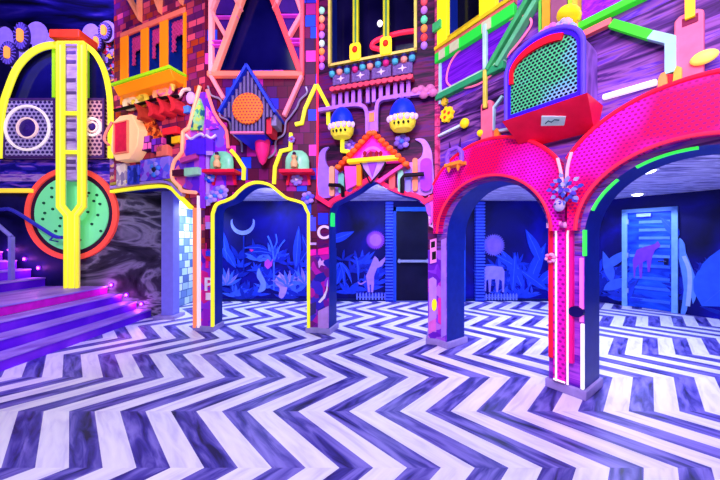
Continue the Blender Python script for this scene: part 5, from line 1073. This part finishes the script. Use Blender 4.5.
th = mural('jungle mural with a pale grazing horse below a round puff right of the double door', B, (484, 560), [MB1, MB2, p('1430c0'), p('2a48e0')], 30, 21)
dandelion(th, B, 493.5, 245, .28, p('6a58d8'), p('7a5ae0'))
mp(th, B, 'painted_horse', [(483.5, 268), (487, 266), (495, 266), (502, 267), (504, 271), (504, 280), (503.5, 292), (502, 292), (501.5, 281), (499, 279), (497.5, 292), (496, 292), (495, 279), (491, 279), (490, 292), (488.5, 292), (488, 279), (486, 280), (485.5, 291), (484, 291), (484, 276)], p('8878f0'), lab='pale violet horse')
fence(th, B, 480, 516, 294, 300)
for x, y, an, ln, wd, bd in ((522, 288, 1.9, 46, 11, .2), (528, 288, 1.3, 48, 12, -.1), (536, 286, .8, 36, 10, -.2), (520, 270, 2.5, 30, 8, .1), (540, 262, 1.9, 36, 10, .1), (546, 290, 2.4, 34, 9, .1), (512, 292, 1.5, 40, 7, 0)): leaf(th, B, x, y, an, ln, wd, MB2, bd)
th = mural('jungle mural with broad leaves between the nearest pillar and the blue door', D, (597, 624), [MB1, MB2, p('2038c8')], 12, 9, 1.6)
for x, y, an, ln, wd, bd in ((606, 268, .9, 26, 8, -.1), (604, 290, .7, 26, 9, -.1), (612, 282, 1.7, 30, 8, .1)): leaf(th, D, x, y, an, ln, wd, MB3, bd)
th = mural('jungle mural with a tall pale bird and a huge leaf right of the blue door', D, (678, 740), [p('101cb0'), MB1, p('1428b0')], 14, 13, 1.8)
mp(th, D, 'painted_bird', [(677, 244), (680, 238), (685, 244), (686, 252), (690, 262), (695, 276), (697, 292), (693, 304), (690, 290), (687, 310), (683, 316), (681, 312), (684, 290), (681, 268), (678, 256)], p('5a8cf8'), sm=2, lab='tall pale blue bird')
mt(th, D, 'painted_wing', [(684, 256), (689, 268), (690, 284), (688, 306)], .06, p('a0b8ff'))
for x, y, an, ln, wd, bd in ((702, 306, 1.05, 62, 34, -.15), (716, 300, 1.4, 52, 26, -.1), (678, 238, 1.9, 20, 7, .2)): leaf(th, D, x, y, an, ln, wd, p('2c5cff'), bd)

# blue door in the slanted wall
th = Thing('door_1', 'bright blue slatted door with a painted violet deer in the slanted wall', 'door', D, (du0+du1)/2, 0, 0)
fm = p('7ab0ff')
for r_ in ((du0-.06, du0+.03, 0, dv+.05), (du1-.03, du1+.06, 0, dv+.05), (du0-.06, du1+.06, dv-.03, dv+.05)): mb = th.mb(); mb.box(*r_, -.06, .05); th.part('frame', mb, fm)
mb = th.mb(); mb.box(du0+.03, du1-.03, .01, dv-.03, -.05, -.005); lf = th.part('leaf', mb, streak('blue_door_paint', [(.3, '0c2cc0'), (.5, '1c50e8'), (.7, '2a70f4')], (1, 1, 4), .35, 1.5))
for y in (222, 230, 238, 246, 256, 266, 278, 288, 300):
    a = D.uv(646, y)[1]; mb = th.mb(); mb.box(du0+(.05 if y > 250 else .22), du1-.06, a-.03, a+.03, -.005, .012); th.part('slat', mb, p('5a8cf8') if y < 262 else p('3a6cf0'))
q = D.q([(633, 260), (637, 250), (644, 247), (655, 244), (658, 241), (661, 246), (655, 250), (652, 258), (650, 272), (648, 272), (647, 260), (643, 262), (642, 278), (640, 278), (639, 264), (636, 268), (635, 278), (634, 276)])
mb = th.mb(); mb.plate(q, .012, .018); th.part('painted_deer', mb, p('7a3ae0'), 'violet deer')
mb = th.mb(); mb.box(du1-.14, du1-.08, .98, 1.12, -.005, .03); hp = th.part('handle_plate', mb, p('0a1050')); mb = th.mb(); mb.tube([(du1-.11, 1.05, .03), (du1-.11, 1.05, .07), (du1-.22, 1.05, .07)], .012, 8); th.part('handle', mb, p('0a1040', metal=.6, rough=.3), sub=hp)
a = D.uv(645, 214)[0]; mb = th.mb(); mb.box(a-.13, a+.10, dv-.13, dv-.06, -.005, .05); th.part('door_closer', mb, p('8aa8f0'))
for y in (.3, 1.1, 1.85): mb = th.mb(); mb.box(du0+.015, du0+.05, y, y+.11, -.005, .055); th.part('hinge', mb, p('8aa8f0'))
th.o['kind'] = 'structure'
# ceiling downlights
for x, y, lab in ((3.91, 3.95, 'round ceiling light in the boarded ceiling nearest the large right arch'), (5.72, 5.98, 'round ceiling light in the boarded ceiling nearest the blue door')):
    th = Thing('ceiling_light', lab, 'light', W, x, CEIL, -y)
    mb = th.mb(); mb.lathe((x, CEIL-.02, -y), [(.12, .02), (.12, 0), (.09, 0)], 24); th.part('trim_ring', mb, p('d8d8f0'))
    mb = th.mb(); mb.ball((x, CEIL-.012, -y), (.088, .045, .088), 20, 8, -PI/2, 0); th.part('lens', mb, glow('f0f4ff', 9))
    l = bpy.data.lights.new('downlight', 'SPOT'); l.energy = 60; l.color = (.75, .85, 1); l.spot_size = 2.4; l.shadow_soft_size = .08; o = bpy.data.objects.new('downlight', l); COL.objects.link(o); o.location = (x, y, CEIL-.08)
mb = MB(B); mb.box(-4.0, u0, 0, .06, 0, .012); mb.box(u1, 5.7, 0, .06, 0, .012); struct('baseboard_back', mb, p('101a5c'))
# ================================================================== light and camera
def area(name, loc, aim, size, power, col, sizey=None):
    l = bpy.data.lights.new(name, 'AREA'); l.energy = power; l.color = col; l.size = size
    if sizey: l.shape = 'RECTANGLE'; l.size_y = sizey
    o = bpy.data.objects.new(name, l); COL.objects.link(o); o.location = loc
    o.rotation_euler = (Vector(aim)-Vector(loc)).to_track_quat('-Z', 'Y').to_euler(); return o
def spot(name, loc, aim, power, col, ang=60, blend=.6, r=.15):
    l = bpy.data.lights.new(name, 'SPOT'); l.energy = power; l.color = col; l.spot_size = math.radians(ang); l.spot_blend = blend; l.shadow_soft_size = r
    o = bpy.data.objects.new(name, l); COL.objects.link(o); o.location = loc
    o.rotation_euler = (Vector(aim)-Vector(loc)).to_track_quat('-Z', 'Y').to_euler(); return o
area('hall_wash', (-.5, -1.0, 6.6), (-.3, 3.4, 1.0), 4.5, 520, (.80, .76, 1.0))
area('hall_front_wash', (-.5, -1.6, 3.2), (-.3, 5, 2.8), 3.5, 130, (.86, .74, 1.0))
spot('magenta_arch_spot', (-.6, -.4, 4.6), (2.0, 2.9, 2.2), 520, (1, .2, .9), 58)
spot('violet_stair_spot', (-2.5, .3, 5.4), (-4.9, 4.3, .3), 580, (.5, .1, 1.0), 42)
spot('amber_window_spot', (-2.6, 1.0, 3.6), (-3.6, 5.1, 4.4), 560, (1, .6, .5), 45)
for i, (x, y) in enumerate(((-2.0, 6.2), (.6, 5.9), (2.6, 5.6), (4.3, 5.2), (3.4, 3.8))):
    area('passage_light', (x, y, CEIL-.03), (x, y+.15, 0), .5, 40, (.55, .65, 1.0))
for fr, u in ((M, .95), (K, .95), (R, .8), (R, 2.4)):
    q = fr.world(u, -.55); q2 = fr.world(u, -4.5); area('passage_fill', (q.x, q.y, 2.05), (q2.x, q2.y, 2.2), .5, 11, (.5, .5, 1.0), .1)  # added areas, hidden behind the front wall, brighten ceiling and murals
area('glass_wall_light', (-3.4, 6.3, 2.2), (-4.05, 6.4, 1.2), .4, 30, (.8, .95, 1.0))
w = bpy.data.worlds.new('world'); S.world = w; w.use_nodes = True
w.node_tree.nodes['Background'].inputs[0].default_value = (.05, .025, .16, 1); w.node_tree.nodes['Background'].inputs[1].default_value = .8
cam = bpy.data.cameras.new('camera'); cam.sensor_fit = 'HORIZONTAL'; cam.sensor_width = 36; cam.lens = FPX/720*36; cam.clip_start = .05
co = bpy.data.objects.new('camera', cam); COL.objects.link(co); co.location = (0, 0, EYE); co.rotation_euler = (PI/2, 0, 0); S.camera = co
S.view_settings.view_transform = 'Standard'; S.view_settings.look = 'None'; S.view_settings.exposure = 0.0; S.view_settings.gamma = 1.0
try: S.view_settings.use_curve_mapping = False
except Exception: pass
spot('hall_back_fill', (-4.5, 2.5, 6.9), (-8.0, 9.0, 6.0), 1600, (.35, .2, 1), 70)  # added unseen violet light that lifts the dark back of the hall
spot('violet_front_spot', (-1.2, .4, 4.4), (-.6, 4.7, 3.4), 520, (.8, .22, 1), 62)
spot('violet_board_spot', (1.6, -.2, 3.4), (2.3, 2.4, 3.1), 160, (.5, .3, 1), 70)
spot('tower_fill', (-4.4, .8, 4.6), (-6.0, 5.6, 3.3), 520, (.8, .66, 1), 50)  # added unseen light that brightens the dim tower wall and speakers
area('hall_ceiling_fill', (-6.6, 7.4, 5.4), (-6.6, 7.8, 7.6), .8, 90, (.4, .3, 1))  # added area hidden behind the tower, lights the hall ceiling
